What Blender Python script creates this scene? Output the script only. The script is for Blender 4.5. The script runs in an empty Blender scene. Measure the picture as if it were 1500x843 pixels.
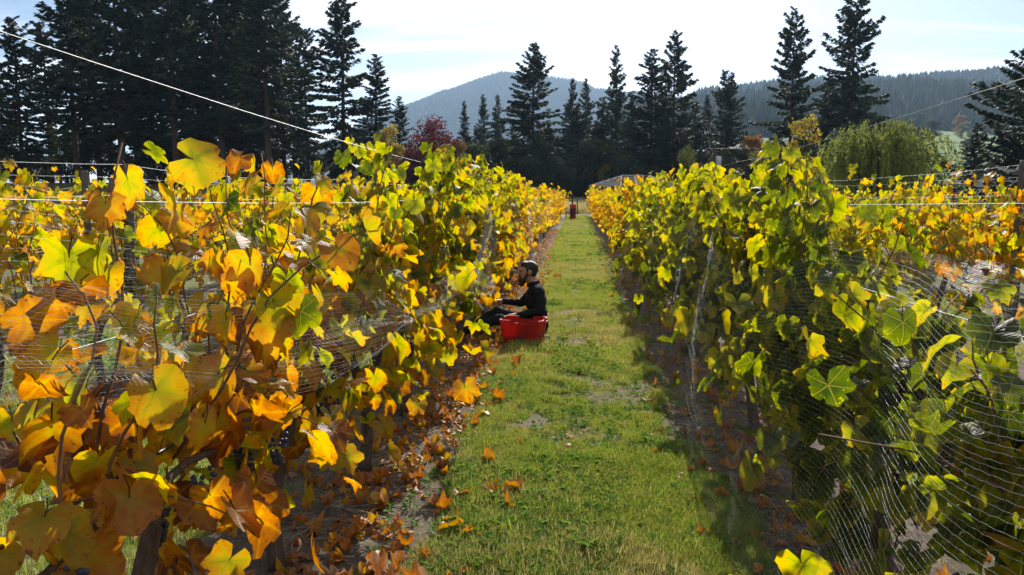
import bpy, math, random
import numpy as np
from mathutils import Vector, Matrix
R = math.radians
rng = np.random.default_rng(7)
random.seed(7)
sc = bpy.context.scene
COL = sc.collection

# ------------------------------------------------------------------ camera
FPX, VPX, HY, EYE = 1155.0, 846.0, 285.0, 1.6
cam_d = bpy.data.cameras.new('camera'); cam = bpy.data.objects.new('camera', cam_d); COL.objects.link(cam)
cam_d.sensor_width = 36; cam_d.lens = FPX / 1500 * 36; cam_d.clip_start = 0.05; cam_d.clip_end = 9000
PITCH = math.atan((421.5 - HY) / FPX); YAW = math.atan((VPX - 750) / FPX * math.cos(PITCH))
cam.location = (0, 0, EYE); cam.rotation_euler = (math.pi / 2 - PITCH, 0, YAW)
sc.camera = cam
CM = np.array(cam.rotation_euler.to_matrix())
def pix(px, py, Y):
    """point on the plane Y = const seen at a photo pixel"""
    d = CM @ np.array([(px - 750) / FPX, -(py - 421.5) / FPX, -1.0])
    return np.array([0, 0, EYE]) + d * (Y / d[1])

# ------------------------------------------------------------------ sky, sun, exposure
SUN_EL, SUN_AZ = R(31), R(6)           # azimuth clockwise from +Y
w = bpy.data.worlds.new('World'); sc.world = w; w.use_nodes = True
nt = w.node_tree; N = nt.nodes; L = nt.links; N.clear()
out = N.new('ShaderNodeOutputWorld'); bg = N.new('ShaderNodeBackground'); bg.inputs['Strength'].default_value = 0.062
sky = N.new('ShaderNodeTexSky'); sky.sky_type = 'NISHITA'; sky.sun_disc = False
sky.sun_elevation = SUN_EL; sky.sun_rotation = SUN_AZ; sky.air_density = 0.8; sky.dust_density = 0.8; sky.ozone_density = 3.0
tc = N.new('ShaderNodeTexCoord'); sep = N.new('ShaderNodeSeparateXYZ'); L.new(tc.outputs['Generated'], sep.inputs[0])
def wm(op, a, b=None, c=None):
    n = N.new('ShaderNodeMath'); n.operation = op
    for i, v in enumerate((a, b, c)):
        if v is None: continue
        if isinstance(v, (int, float)): n.inputs[i].default_value = v
        else: L.new(v, n.inputs[i])
    return n.outputs[0]
zz = wm('ADD', wm('MAXIMUM', sep.outputs[2], 0.0), 0.06)
cmb = N.new('ShaderNodeCombineXYZ')
L.new(wm('ADD', wm('MULTIPLY', wm('DIVIDE', sep.outputs[0], zz), 0.30), wm('MULTIPLY', wm('DIVIDE', sep.outputs[1], zz), 0.06)), cmb.inputs[0])
L.new(wm('MULTIPLY', wm('DIVIDE', sep.outputs[1], zz), 1.05), cmb.inputs[1])
nz = N.new('ShaderNodeTexNoise'); nz.inputs['Scale'].default_value = 0.9; nz.inputs['Detail'].default_value = 7; nz.inputs['Roughness'].default_value = 0.55; nz.inputs['Distortion'].default_value = 0.5
L.new(cmb.outputs[0], nz.inputs['Vector'])
mr = N.new('ShaderNodeMapRange'); mr.interpolation_type = 'SMOOTHSTEP'
for i, v in ((1, 0.44), (2, 0.60), (3, 0.0), (4, 0.95)): mr.inputs[i].default_value = v
L.new(nz.outputs[0], mr.inputs[0])
mixc = N.new('ShaderNodeMix'); mixc.data_type = 'RGBA'
L.new(mr.outputs[0], mixc.inputs[0]); L.new(sky.outputs[0], mixc.inputs[6]); mixc.inputs[7].default_value = (14, 14.2, 14.5, 1)
L.new(mixc.outputs[2], bg.inputs['Color']); L.new(bg.outputs[0], out.inputs['Surface'])

sd = bpy.data.lights.new('sun', 'SUN'); sd.energy = 5.0; sd.angle = R(0.5); sd.color = (1, 0.95, 0.86)
sun = bpy.data.objects.new('sun', sd); COL.objects.link(sun)
SUNV = Vector((math.sin(SUN_AZ) * math.cos(SUN_EL), math.cos(SUN_AZ) * math.cos(SUN_EL), math.sin(SUN_EL)))
sun.rotation_euler = SUNV.to_track_quat('Z', 'Y').to_euler(); sun.location = (0, 0, 50)
sc.view_settings.view_transform = 'Standard'; sc.view_settings.look = 'None'; sc.view_settings.gamma = 1; sc.view_settings.exposure = 0.72
sc.cycles.max_bounces = 6; sc.cycles.diffuse_bounces = 2; sc.cycles.glossy_bounces = 2; sc.cycles.transmission_bounces = 4
sc.cycles.volume_bounces = 0; sc.cycles.use_denoising = True
sc.cycles.sample_clamp_indirect = 6

# ------------------------------------------------------------------ helpers
def mesh_np(name, V, F, mat=None, smooth=True, attrs=None):
    V = np.ascontiguousarray(V, np.float32); F = np.ascontiguousarray(F, np.int32)
    me = bpy.data.meshes.new(name)
    me.vertices.add(len(V)); me.vertices.foreach_set('co', V.ravel())
    if len(F):
        k = F.shape[1]
        me.loops.add(F.size); me.loops.foreach_set('vertex_index', F.ravel())
        me.polygons.add(len(F)); me.polygons.foreach_set('loop_start', np.arange(0, F.size, k, dtype=np.int32))
        me.polygons.foreach_set('use_smooth', np.full(len(F), smooth, bool))
    for n, (ty, arr) in (attrs or {}).items():
        a = me.attributes.new(n, ty, 'POINT')
        a.data.foreach_set('vector' if ty == 'FLOAT_VECTOR' else 'value', np.ascontiguousarray(arr, np.float32 if ty != 'INT' else np.int32).ravel())
    me.update(calc_edges=True)
    if mat: me.materials.append(mat)
    return me
def cat(parts):
    """join (V, F) pairs"""
    Vs, Fs, o = [], [], 0
    for V, F in parts:
        Vs.append(V); Fs.append(F + o); o += len(V)
    if not Vs: return np.zeros((0, 3)), np.zeros((0, 3), int)
    return np.concatenate(Vs), np.concatenate(Fs)
def ob(name, me, parent=None, loc=None, rotz=None, scale=None):
    o = bpy.data.objects.new(name, me); COL.objects.link(o)
    if parent: o.parent = parent
    if loc is not None: o.location = loc
    if rotz is not None: o.rotation_euler = (0, 0, rotz)
    if scale is not None: o.scale = scale if hasattr(scale, '__len__') else (scale,) * 3
    return o
def tag(o, label=None, category=None, group=None, kind=None):
    for k, v in (('label', label), ('category', category), ('group', group), ('kind', kind)):
        if v: o[k] = v
    return o
def thing(name, loc, label, category, group=None, rotz=0):
    return tag(ob(name, None, None, loc, rotz), label, category, group)
def norm(v): return v / np.maximum(np.linalg.norm(v, axis=-1, keepdims=True), 1e-9)
def tube(P, rad, k=5, cap=True):
    P = np.asarray(P, float); n = len(P); rad = np.broadcast_to(np.asarray(rad, float), (n,))
    T = norm(np.gradient(P, axis=0)); ref = np.array([0.9, 0.31, 0.29]) if abs(T[0, 2]) > .7 else np.array([0.05, 0.1, 1.0])
    A = norm(np.cross(T, ref)); B = np.cross(T, A)
    a = np.arange(k) * 2 * math.pi / k
    V = (P[:, None] + rad[:, None, None] * (np.cos(a)[None, :, None] * A[:, None] + np.sin(a)[None, :, None] * B[:, None])).reshape(-1, 3)
    F = []
    for i in range(n - 1):
        for j in range(k):
            p, q = i * k + j, i * k + (j + 1) % k
            F += [(p, q, q + k), (p, q + k, p + k)]
    if cap:
        for j in range(1, k - 1): F += [(0, j + 1, j), ((n - 1) * k, (n - 1) * k + j, (n - 1) * k + j + 1)]
    return V, np.array(F)
def threads(P, r):
    """P [threads, points, 3] -> three-sided thin tubes"""
    T = norm(np.gradient(P, axis=1)); A = norm(np.cross(T, np.array([.21, .17, .96]))); B = np.cross(T, A)
    m, n, _ = P.shape
    rings = np.stack([P + r * (math.cos(t) * A + math.sin(t) * B) for t in (0, 2.094, 4.189)], 2)   # m n 3 3
    V = rings.reshape(-1, 3); idx = np.arange(m * n * 3).reshape(m, n, 3)
    a, b = idx[:, :-1], idx[:, 1:]; F = []
    for j in range(3):
        q = (j + 1) % 3
        F += [np.stack([a[..., j], a[..., q], b[..., q]], -1).reshape(-1, 3), np.stack([a[..., j], b[..., q], b[..., j]], -1).reshape(-1, 3)]
    return V, np.concatenate(F)
def box(x0, x1, y0, y1, z0, z1):
    V = np.array([(x, y, z) for z in (z0, z1) for y in (y0, y1) for x in (x0, x1)], float)
    F = np.array([(0, 2, 3), (0, 3, 1), (4, 5, 7), (4, 7, 6), (0, 1, 5), (0, 5, 4), (2, 6, 7), (2, 7, 3), (0, 4, 6), (0, 6, 2), (1, 3, 7), (1, 7, 5)])
    return V, F
def ico(c, r, lv=2):
    t = (1 + 5 ** .5) / 2
    V = [(-1, t, 0), (1, t, 0), (-1, -t, 0), (1, -t, 0), (0, -1, t), (0, 1, t), (0, -1, -t), (0, 1, -t), (t, 0, -1), (t, 0, 1), (-t, 0, -1), (-t, 0, 1)]
    F = [(0, 11, 5), (0, 5, 1), (0, 1, 7), (0, 7, 10), (0, 10, 11), (1, 5, 9), (5, 11, 4), (11, 10, 2), (10, 7, 6), (7, 1, 8), (3, 9, 4), (3, 4, 2), (3, 2, 6), (3, 6, 8), (3, 8, 9), (4, 9, 5), (2, 4, 11), (6, 2, 10), (8, 6, 7), (9, 8, 1)]
    V = [tuple(np.array(v) / np.linalg.norm(v)) for v in V]
    for _ in range(lv):
        mid, F2 = {}, []
        def m(a, b):
            k = (min(a, b), max(a, b))
            if k not in mid:
                p = np.array(V[a]) + np.array(V[b]); V.append(tuple(p / np.linalg.norm(p))); mid[k] = len(V) - 1
            return mid[k]
        for a, b, c_ in F:
            ab, bc, ca = m(a, b), m(b, c_), m(c_, a); F2 += [(a, ab, ca), (b, bc, ab), (c_, ca, bc), (ab, bc, ca)]
        F = F2
    return np.array(V) * np.asarray(r) + np.asarray(c), np.array(F)
def _hash(ix, iy, s):
    h = (ix.astype(np.int64) * 374761393 + iy.astype(np.int64) * 668265263 + s * 144665) & 0x7fffffff
    h = ((h ^ (h >> 13)) * 1274126177) & 0x7fffffff
    return ((h ^ (h >> 16)) & 0xffff) / 65535.0
def vnoise(x, y, f, s=0):
    x = np.asarray(x, float) * f; y = np.asarray(y, float) * f
    ix, iy = np.floor(x), np.floor(y); fx, fy = x - ix, y - iy; fx = fx * fx * (3 - 2 * fx); fy = fy * fy * (3 - 2 * fy)
    a = _hash(ix, iy, s); b = _hash(ix + 1, iy, s); c = _hash(ix, iy + 1, s); d = _hash(ix + 1, iy + 1, s)
    return (a * (1 - fx) + b * fx) * (1 - fy) + (c * (1 - fx) + d * fx) * fy
def sstep(a, b, x):
    t = np.clip((np.asarray(x, float) - a) / (b - a), 0, 1); return t * t * (3 - 2 * t)

# ------------------------------------------------------------------ materials
class Mat:
    def __init__(s, name):
        s.m = bpy.data.materials.new(name); s.m.use_nodes = True; s.t = s.m.node_tree; s.t.nodes.clear()
        s.out = s.n('ShaderNodeOutputMaterial')
    def n(s, ty, **kw):
        x = s.t.nodes.new(ty)
        for k, v in kw.items(): setattr(x, k, v)
        return x
    def set(s, sock, v):
        if v is None: return
        if hasattr(v, 'is_output'): s.t.links.new(v, sock)
        elif isinstance(v, (tuple, list)) and len(v) == 3 and sock.type == 'RGBA': sock.default_value = (*v, 1)
        else: sock.default_value = v
    def math(s, op, a, b=None, c=None, clamp=False):
        x = s.n('ShaderNodeMath', operation=op, use_clamp=clamp)
        for i, v in enumerate((a, b, c)): s.set(x.inputs[i], v)
        return x.outputs[0]
    def noise(s, scale, detail=4, rough=.55, vec=None, dist=0.0, out=0):
        x = s.n('ShaderNodeTexNoise'); x.inputs['Scale'].default_value = scale; x.inputs['Detail'].default_value = detail
        x.inputs['Roughness'].default_value = rough; x.inputs['Distortion'].default_value = dist
        if vec is not None: s.t.links.new(vec, x.inputs['Vector'])
        return x.outputs[out]
    def ramp(s, f, stops, interp='LINEAR'):
        x = s.n('ShaderNodeValToRGB'); e = x.color_ramp.elements; x.color_ramp.interpolation = interp
        while len(e) < len(stops): e.new(0.5)
        for el, (p, c) in zip(e, stops): el.position = p; el.color = (*c, 1)
        s.set(x.inputs[0], f); return x.outputs[0]
    def mix(s, f, a, b, mode='MIX'):
        x = s.n('ShaderNodeMix', data_type='RGBA', blend_type=mode); s.set(x.inputs[0], f); s.set(x.inputs[6], a); s.set(x.inputs[7], b); return x.outputs[2]
    def attr(s, name, o='Fac'):
        x = s.n('ShaderNodeAttribute', attribute_name=name); return x.outputs[o]
    def obj(s): return s.n('ShaderNodeTexCoord').outputs['Object']
    def pos(s): return s.n('ShaderNodeNewGeometry').outputs['Position']
    def rand(s): return s.n('ShaderNodeObjectInfo').outputs['Random']
    def princ(s, col, rough=.6, spec=.4, bump=None, bstr=.3, bdist=.02, metal=0.0, **kw):
        p = s.n('ShaderNodeBsdfPrincipled'); s.set(p.inputs['Base Color'], col); s.set(p.inputs['Roughness'], rough)
        p.inputs['Specular IOR Level'].default_value = spec; s.set(p.inputs['Metallic'], metal)
        for k, v in kw.items(): s.set(p.inputs[k.replace('_', ' ')], v)
        if bump is not None:
            b = s.n('ShaderNodeBump'); b.inputs['Strength'].default_value = bstr; b.inputs['Distance'].default_value = bdist
            s.set(b.inputs['Height'], bump); s.t.links.new(b.outputs[0], p.inputs['Normal'])
        return p.outputs[0]
    def transl(s, col):
        x = s.n('ShaderNodeBsdfTranslucent'); s.set(x.inputs[0], col); return x.outputs[0]
    def mixs(s, f, a, b):
        x = s.n('ShaderNodeMixShader'); s.set(x.inputs[0], f); s.t.links.new(a, x.inputs[1]); s.t.links.new(b, x.inputs[2]); return x.outputs[0]
    def done(s, sh): s.t.links.new(sh, s.out.inputs['Surface']); return s.m

LEAF_RAMP = [(0.0, (.030, .052, .010)), (.25, (.105, .135, .014)), (.42, (.36, .36, .022)), (.56, (.56, .37, .02)), (.70, (.56, .23, .017)), (.84, (.36, .125, .018)), (1.0, (.13, .055, .03))]
def leaf_material(name, fallen=False):
    m = Mat(name); oi = m.n('ShaderNodeObjectInfo')
    sp = m.n('ShaderNodeSeparateColor'); m.t.links.new(oi.outputs['Color'], sp.inputs[0])
    tone = m.math('ADD', m.attr('tone'), sp.outputs[0])
    lp = m.attr('leaf_plane', 'Vector')
    sx = m.n('ShaderNodeSeparateXYZ'); m.t.links.new(lp, sx.inputs[0])
    flat = m.n('ShaderNodeCombineXYZ'); m.t.links.new(sx.outputs[0], flat.inputs[0]); m.t.links.new(sx.outputs[1], flat.inputs[1])
    ln = m.n('ShaderNodeVectorMath', operation='LENGTH'); m.t.links.new(flat.outputs[0], ln.inputs[0]); r = ln.outputs['Value']
    off = m.n('ShaderNodeCombineXYZ'); m.set(off.inputs[2], m.math('ADD', m.math('MULTIPLY', oi.outputs['Random'], 57.0), m.math('MULTIPLY', m.attr('tone'), 91.0)))
    va = m.n('ShaderNodeVectorMath', operation='ADD'); m.t.links.new(flat.outputs[0], va.inputs[0]); m.t.links.new(off.outputs[0], va.inputs[1])
    n1 = m.noise(1.5, 4, .6, va.outputs[0]); n2 = m.noise(9, 2, .5, va.outputs[0])
    ang = m.math('ABSOLUTE', m.math('ARCTAN2', sx.outputs[0], sx.outputs[1]))
    dv = None
    for a in (0.0, 0.94, 2.13):
        d = m.math('ABSOLUTE', m.math('SINE', m.math('SUBTRACT', ang, a)))
        dv = d if dv is None else m.math('MINIMUM', dv, d)
    dist = m.math('MULTIPLY', dv, r)
    vein = m.math('SUBTRACT', 1.0, m.math('DIVIDE', dist, 0.10), clamp=True)
    thin = m.math('SUBTRACT', 1.0, m.math('DIVIDE', dist, 0.035), clamp=True)
    # fine side veins, a herringbone off the main veins
    side = m.math('SINE', m.math('ADD', m.math('MULTIPLY', r, 44.0), m.math('MULTIPLY', dist, -40.0)))
    t = m.math('ADD', tone, m.math('MULTIPLY', m.math('SUBTRACT', r, .5), .20))
    t = m.math('ADD', t, m.math('MULTIPLY', m.math('SUBTRACT', n1, .5), .62))
    t = m.math('SUBTRACT', t, m.math('MULTIPLY', vein, .10))
    t = m.math('ADD', t, m.math('MULTIPLY', m.math('GREATER_THAN', m.math('ADD', n2, m.math('MULTIPLY', r, .22)), .80), .25), clamp=True)
    col = m.ramp(t, LEAF_RAMP if not fallen else [(.0, (.4, .3, .03)), (.55, (.50, .27, .03)), (.7, (.46, .16, .025)), (.82, (.32, .10, .03)), (.92, (.26, .12, .06)), (1.0, (.40, .25, .15))])
    col = m.mix(m.math('MULTIPLY', thin, .45), col, (.42, .33, .06))
    col = m.mix(m.math('MULTIPLY', m.math('GREATER_THAN', sx.outputs[2], .5), .9), col, (.16, .055, .02))
    hs = m.n('ShaderNodeHueSaturation'); m.set(hs.inputs['Value'], 1.35); m.set(hs.inputs['Saturation'], 1.12); m.set(hs.inputs['Color'], col)
    bump = m.math('ADD', m.math('MULTIPLY', side, .25), m.math('ADD', m.math('MULTIPLY', thin, -1.0), n2))
    p = m.princ(m.mix(1.0, col, (.45, .45, .45) if not fallen else (.85, .8, .75), 'MULTIPLY'), .5, .45, bump, .35, .003)
    return m.done(m.mixs(.60 if not fallen else .35, p, m.transl(hs.outputs[0])))
M_LEAF = leaf_material('grape_leaf'); M_FALLEN = leaf_material('fallen_leaf_surface', True)
def simple(name, c1, c2, scale, rough=.8, spec=.3, bstr=.4, stretch=None, metal=0.0, detail=5):
    m = Mat(name); v = m.obj()
    if stretch:
        mp = m.n('ShaderNodeMapping'); mp.inputs['Scale'].default_value = stretch; m.t.links.new(v, mp.inputs[0]); v = mp.outputs[0]
    n = m.noise(scale, detail, .6, v)
    return m.done(m.princ(m.ramp(n, [(.3, c1), (.7, c2)]), rough, spec, n, bstr, .01, metal))
M_BARK = simple('vine_bark', (.05, .035, .025), (.14, .10, .075), 14, .9, .2, .9, (4, 4, 1))
M_CANE = simple('cane_bark', (.09, .045, .022), (.2, .10, .05), 30, .7, .3, .3, (3, 3, 1))
M_POST = simple('weathered_post_wood', (.065, .055, .045), (.17, .145, .12), 10, .9, .2, .8, (6, 6, .6))
M_TRUNK = simple('conifer_bark', (.03, .022, .016), (.085, .06, .045), 3, .95, .1, .8, (3, 3, .6))
M_WIRE = simple('galvanised_wire', (.20, .21, .22), (.34, .35, .36), 40, .5, .5, .1, None, .8)
M_HOSE = simple('black_hose', (.012, .012, .013), (.03, .03, .03), 30, .45, .4, .1)
def veg(name, c1, c2, tr=.35, attr_scale=.6, rough=.6):
    m = Mat(name); n = m.noise(attr_scale, 3, .6, m.obj()); f = m.math('ADD', m.math('MULTIPLY', n, .6), m.math('MULTIPLY', m.rand(), .4))
    col = m.ramp(f, [(.25, c1), (.75, c2)])
    return m.done(m.mixs(tr, m.princ(col, rough, .25), m.transl(col)))
M_FIR = veg('fir_needles', (.016, .028, .013), (.040, .058, .024), .25)
M_FIR2 = veg('spruce_needles', (.022, .036, .022), (.05, .068, .036), .25)
M_CEDAR = veg('cedar_needles', (.03, .05, .03), (.06, .085, .045), .25)
M_FAR = veg('far_forest_needles', (.020, .034, .018), (.055, .070, .026), .15, .01)
M_WILLOW = veg('willow_leaves', (.11, .15, .02), (.24, .27, .05), .5)
M_MAPLE = veg('red_maple_leaves', (.07, .010, .014), (.19, .03, .03), .4)
M_PURPLE = veg('purple_leaves', (.035, .010, .014), (.09, .02, .025), .35)
M_YELLOW = veg('yellow_birch_leaves', (.15, .13, .02), (.38, .28, .03), .5)
M_ORANGE = veg('orange_shrub_leaves', (.16, .09, .02), (.36, .17, .03), .45)
M_DARKBUSH = veg('dark_bush_leaves', (.020, .032, .012), (.06, .07, .022), .35)
M_OLIVE = veg('olive_bush_leaves', (.07, .09, .02), (.17, .17, .04), .45)

# ------------------------------------------------------------------ terrain
ROW0, PITCHX = 1.2, 2.45              # rows at 1.2 + 2.45 k
ROW_END = 57.0
def H(x, y):
    x = np.asarray(x, float); y = np.asarray(y, float)
    z = 0.035 * (vnoise(x, y, .35, 1) - .5) + .02 * (vnoise(x, y, 1.3, 2) - .5)
    left = sstep(12, -30, x)
    z = z + sstep(59, 92, y) * (.9 + 2.1 * left)
    fld = sstep(15, 60, x) * np.clip((y - 105) / 495, 0, 1.6) * 45
    z = z + fld * sstep(1250, 700, y) + (1 - sstep(15, 60, x)) * np.clip((y - 150) / 1000, 0, 1) * 14
    rp = np.interp(x, [-700, -300, 0, 213, 330, 590, 680, 850, 1300, 3400], [0, 8, 85, 165, 176, 186, 196, 190, 205, 180])
    z = z + rp * sstep(560, 1480, y) * (1 - .95 * sstep(1550, 2600, y)) * (1 + .05 * (vnoise(x, y, .006, 5) - .5) + .12 * (vnoise(x, y, .0035, 9) - .5) * sstep(600, 1000, y) * sstep(1500, 1200, y))
    mp = np.interp(x, [-3400, -2200, -1500, -1000, -800, -665, -480, -275, -40, 200, 430, 1500, 3400], [0, 0, 10, 60, 170, 270, 345, 398, 365, 330, 300, 240, 160])
    z = z + mp * sstep(1500, 3000, y) * (1 + .05 * (vnoise(x, y, .004, 6) - .5)) * (1 - .4 * sstep(3100, 4300, y))
    return z
def rowdist(x):
    """signed distance to the nearest vine row (positive = on its +X side)"""
    k = np.round((np.asarray(x, float) - ROW0) / PITCHX); return x - (ROW0 + PITCHX * k)
def grassmask(x, y):
    d = rowdist(x)
    n = vnoise(x, y, 1.7, 11) * .6 + vnoise(x, y, 4.5, 12) * .4
    edge = np.where(d > 0, .50, .41) + (n - .5) * .42
    g = sstep(-.05, .10, np.abs(d) - edge)
    patch = vnoise(x * .75, y * 1.25, .75, 21) * .62 + vnoise(x, y, 2.6, 22) * .38
    patch = patch * .75 + vnoise(x, y, 7.5, 23) * .25
    g = g * (1 - .9 * sstep(.55, .68, patch))
    return np.where(y > 59, .8, g)
def axis(fine0, fine1, step, lo, hi, grow=1.16):
    a = list(np.arange(fine0, fine1 + 1e-6, step)); s = step
    while a[-1] < hi: s = min(s * grow, 95); a.append(a[-1] + s)
    s = step; b = [a[0]]
    while b[-1] > lo: s = min(s * grow, 95); b.append(b[-1] - s)
    return np.array(b[:0:-1] + a)
gx = axis(-2.4, 2.4, .06, -3300, 3300, 1.08); gy = axis(.6, 11, .07, -120, 4350, 1.05)
GX, GY = np.meshgrid(gx, gy); nx, ny = len(gx), len(gy)
GZ = H(GX, GY); gm = grassmask(GX, GY); near = (np.abs(GX) < 14) & (GY < 59)
GZ = GZ + np.where(near, (vnoise(GX, GY, 9, 3) - .5) * .02 * (1 - gm), 0)
ii = np.arange(nx * ny).reshape(ny, nx)
Q = np.stack([ii[:-1, :-1], ii[:-1, 1:], ii[1:, 1:], ii[1:, :-1]], -1).reshape(-1, 4)
m = Mat('ground_soil_and_turf'); P = m.pos()
n1 = m.noise(5, 8, .65, P); n2 = m.noise(38, 5, .6, P); n3 = m.noise(.35, 4, .6, P); n4 = m.noise(.035, 3, .6, P)
soil = m.ramp(n1, [(.25, (.050, .038, .029)), (.5, (.10, .076, .056)), (.78, (.19, .155, .12))])
soil = m.mix(m.ramp(n2, [(.55, (0, 0, 0)), (.72, (1, 1, 1))]), soil, (.25, .21, .145))
turf = m.ramp(n2, [(.3, (.05, .07, .014)), (.6, (.13, .15, .03)), (.8, (.22, .19, .07))])
near_c = m.mix(m.attr('grass'), soil, turf)
drygrass = m.ramp(n3, [(.3, (.10, .105, .03)), (.55, (.17, .15, .055)), (.75, (.22, .17, .08))])
meadow = m.ramp(n4, [(.35, (.055, .11, .018)), (.65, (.10, .16, .03))])
forest = (.03, .042, .018)
col = m.mix(m.attr('dry'), near_c, drygrass); col = m.mix(m.attr('meadow'), col, meadow); col = m.mix(m.attr('forest'), col, forest)
gmat = m.done(m.princ(col, .92, .15, m.math('ADD', n1, m.math('MULTIPLY', n2, .5)), .6, .03))
dry = sstep(57.5, 60, GY); mead = sstep(.36, .40, GX / np.maximum(GY, 1)) * sstep(100, 125, GY); forst = np.maximum(sstep(585, 620, GY), sstep(.40, .36, GX / np.maximum(GY, 1)) * sstep(95, 125, GY))
g = ob('ground', mesh_np('ground', np.stack([GX, GY, GZ], -1).reshape(-1, 3), Q, gmat, True, {
    'grass': ('FLOAT', gm), 'dry': ('FLOAT', dry), 'meadow': ('FLOAT', mead), 'forest': ('FLOAT', forst)}))
tag(g, kind='structure')

# ------------------------------------------------------------------ scattered stuff by geometry nodes
def scatter(name, pts, rot, scl, idx, templates, label, category):
    """pts n,3; rot n,3; scl n,3; idx n -> one object of instances"""
    tcol = bpy.data.collections.new(name + '_sources')
    for i, me in enumerate(templates): tcol.objects.link(bpy.data.objects.new('%s_source_%02d' % (name, i), me))
    me = mesh_np(name, pts, np.zeros((0, 3), int), None, True, {'rot': ('FLOAT_VECTOR', rot), 'scl': ('FLOAT_VECTOR', scl), 'pick': ('INT', idx)})
    o = tag(ob(name, me), label, category, None, 'stuff')
    gn = bpy.data.node_groups.new(name + '_scatter', 'GeometryNodeTree')
    gn.interface.new_socket('Geometry', in_out='INPUT', socket_type='NodeSocketGeometry'); gn.interface.new_socket('Geometry', in_out='OUTPUT', socket_type='NodeSocketGeometry')
    A = gn.nodes.new; K = gn.links.new
    gi, go, ip, ci = A('NodeGroupInput'), A('NodeGroupOutput'), A('GeometryNodeInstanceOnPoints'), A('GeometryNodeCollectionInfo')
    ci.inputs['Collection'].default_value = tcol; ci.inputs['Separate Children'].default_value = True; ci.inputs['Reset Children'].default_value = True
    def na(nm, ty):
        x = A('GeometryNodeInputNamedAttribute'); x.data_type = ty; x.inputs['Name'].default_value = nm; return x.outputs[0]
    er = A('FunctionNodeEulerToRotation'); K(na('rot', 'FLOAT_VECTOR'), er.inputs[0])
    ip.inputs['Pick Instance'].default_value = True
    K(gi.outputs[0], ip.inputs['Points']); K(ci.outputs[0], ip.inputs['Instance']); K(na('pick', 'INT'), ip.inputs['Instance Index'])
    K(er.outputs[0], ip.inputs['Rotation']); K(na('scl', 'FLOAT_VECTOR'), ip.inputs['Scale']); K(ip.outputs[0], go.inputs[0])
    o.modifiers.new('scatter', 'NODES').node_group = gn
    return o

# far forest on the two hills
def far_tree(seed, slim):
    r = np.random.default_rng(seed); parts = []
    for k, (z0, z1, rad) in enumerate(((.08, .5, 1), (.28, .72, .78), (.5, 1.0, .52))):
        a = np.arange(7) / 7 * 2 * math.pi + r.random() * 3
        rr = slim * rad * (0.65 + .7 * r.random(7))
        V = np.concatenate([np.stack([rr * np.cos(a), rr * np.sin(a), z0 + .08 * r.random(7)], 1), [[slim * .1 * r.normal(), slim * .1 * r.normal(), z1]]])
        parts.append((V, np.array([(i, (i + 1) % 7, 7) for i in range(7)])))
    V, F = cat(parts); return mesh_np('far_conifer', V, F, M_FAR, False)
FT = [far_tree(i, s) for i, s in enumerate((.16, .2, .24, .3))]
def forest(name, n, xr, yr, hr, label, cond):
    x = rng.uniform(*xr, n); y = rng.uniform(*yr, n); k = cond(x, y); x, y = x[k], y[k]
    # a direction the camera could see
    h = rng.uniform(*hr, len(x)) * (.75 + .5 * vnoise(x, y, .02, 31))
    s = np.stack([h, h, h], 1); s[:, :2] *= rng.uniform(.8, 1.4, (len(x), 1))
    rot = np.stack([0 * x, 0 * x, rng.uniform(0, 6.28, len(x))], 1)
    return scatter(name, np.stack([x, y, H(x, y) - .3], 1), rot, s, rng.integers(0, 4, len(x)), FT, label, 'forest')
forest('hillside_forest', 44000, (-330, 1250), (480, 1560), (11, 21), 'dense dark conifer forest covering the long low ridge', lambda x, y: (x / y < .72) & (x / y > -.28) & ((y > 600) | (x / y < .37)))
forest('mountain_forest', 34000, (-1150, 900), (1900, 3080), (15, 26), 'hazy blue conifer forest covering the distant rounded hill', lambda x, y: (x / y < .32) & (x / y > -.36))

# ------------------------------------------------------------------ grass
def tuft_mesh(seed, nb, hgt, spread, wid, mat):
    r = np.random.default_rng(seed); Vs, Fs = [], []
    for i in range(nb):
        a = r.uniform(0, 6.28); b = np.array([*(r.normal(0, spread, 2)), -.004]); d = np.array([math.cos(a), math.sin(a), 0]); s = np.array([-d[1], d[0], 0])
        h = hgt * r.uniform(.45, 1.15); lean = r.uniform(.15, .9) * h; w_ = wid * r.uniform(.7, 1.3)
        V = np.array([b - s * w_, b + s * w_, b + d * lean * .35 + [0, 0, h * .62] - s * w_ * .8, b + d * lean * .35 + [0, 0, h * .62] + s * w_ * .8, b + d * lean + [0, 0, h * r.uniform(.75, 1)]])
        Vs.append((V, np.array([(0, 1, 3), (0, 3, 2), (2, 3, 4)])))
    V, F = cat(Vs); return mesh_np('tuft', V, F, mat, True)
def grass_mat(name, c1, c2, c3):
    m = Mat(name); n = m.noise(.9, 3, .6, m.pos()); f = m.math('ADD', m.math('MULTIPLY', n, .75), m.math('MULTIPLY', m.rand(), .3))
    col = m.ramp(f, [(.28, c1), (.52, c2), (.74, c3)])
    return m.done(m.mixs(.5, m.princ(col, .45, .35), m.transl(m.mix(1.0, col, (1.35, 1.35, 1.0), 'MULTIPLY'))))
M_GR1 = grass_mat('grass_blades', (.15, .26, .022), (.26, .32, .035), (.38, .32, .09))
M_GR2 = grass_mat('dry_grass_blades', (.26, .23, .08), (.36, .29, .13), (.44, .36, .2))
TU = [tuft_mesh(40 + i, 18, .05, .024, .0012, M_GR1) for i in range(5)] + [tuft_mesh(50 + i, 14, .06, .03, .0010, M_GR2) for i in range(2)]
M_WEED = grass_mat('broad_weed_leaves', (.06, .14, .02), (.10, .2, .03), (.16, .26, .05))
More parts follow.
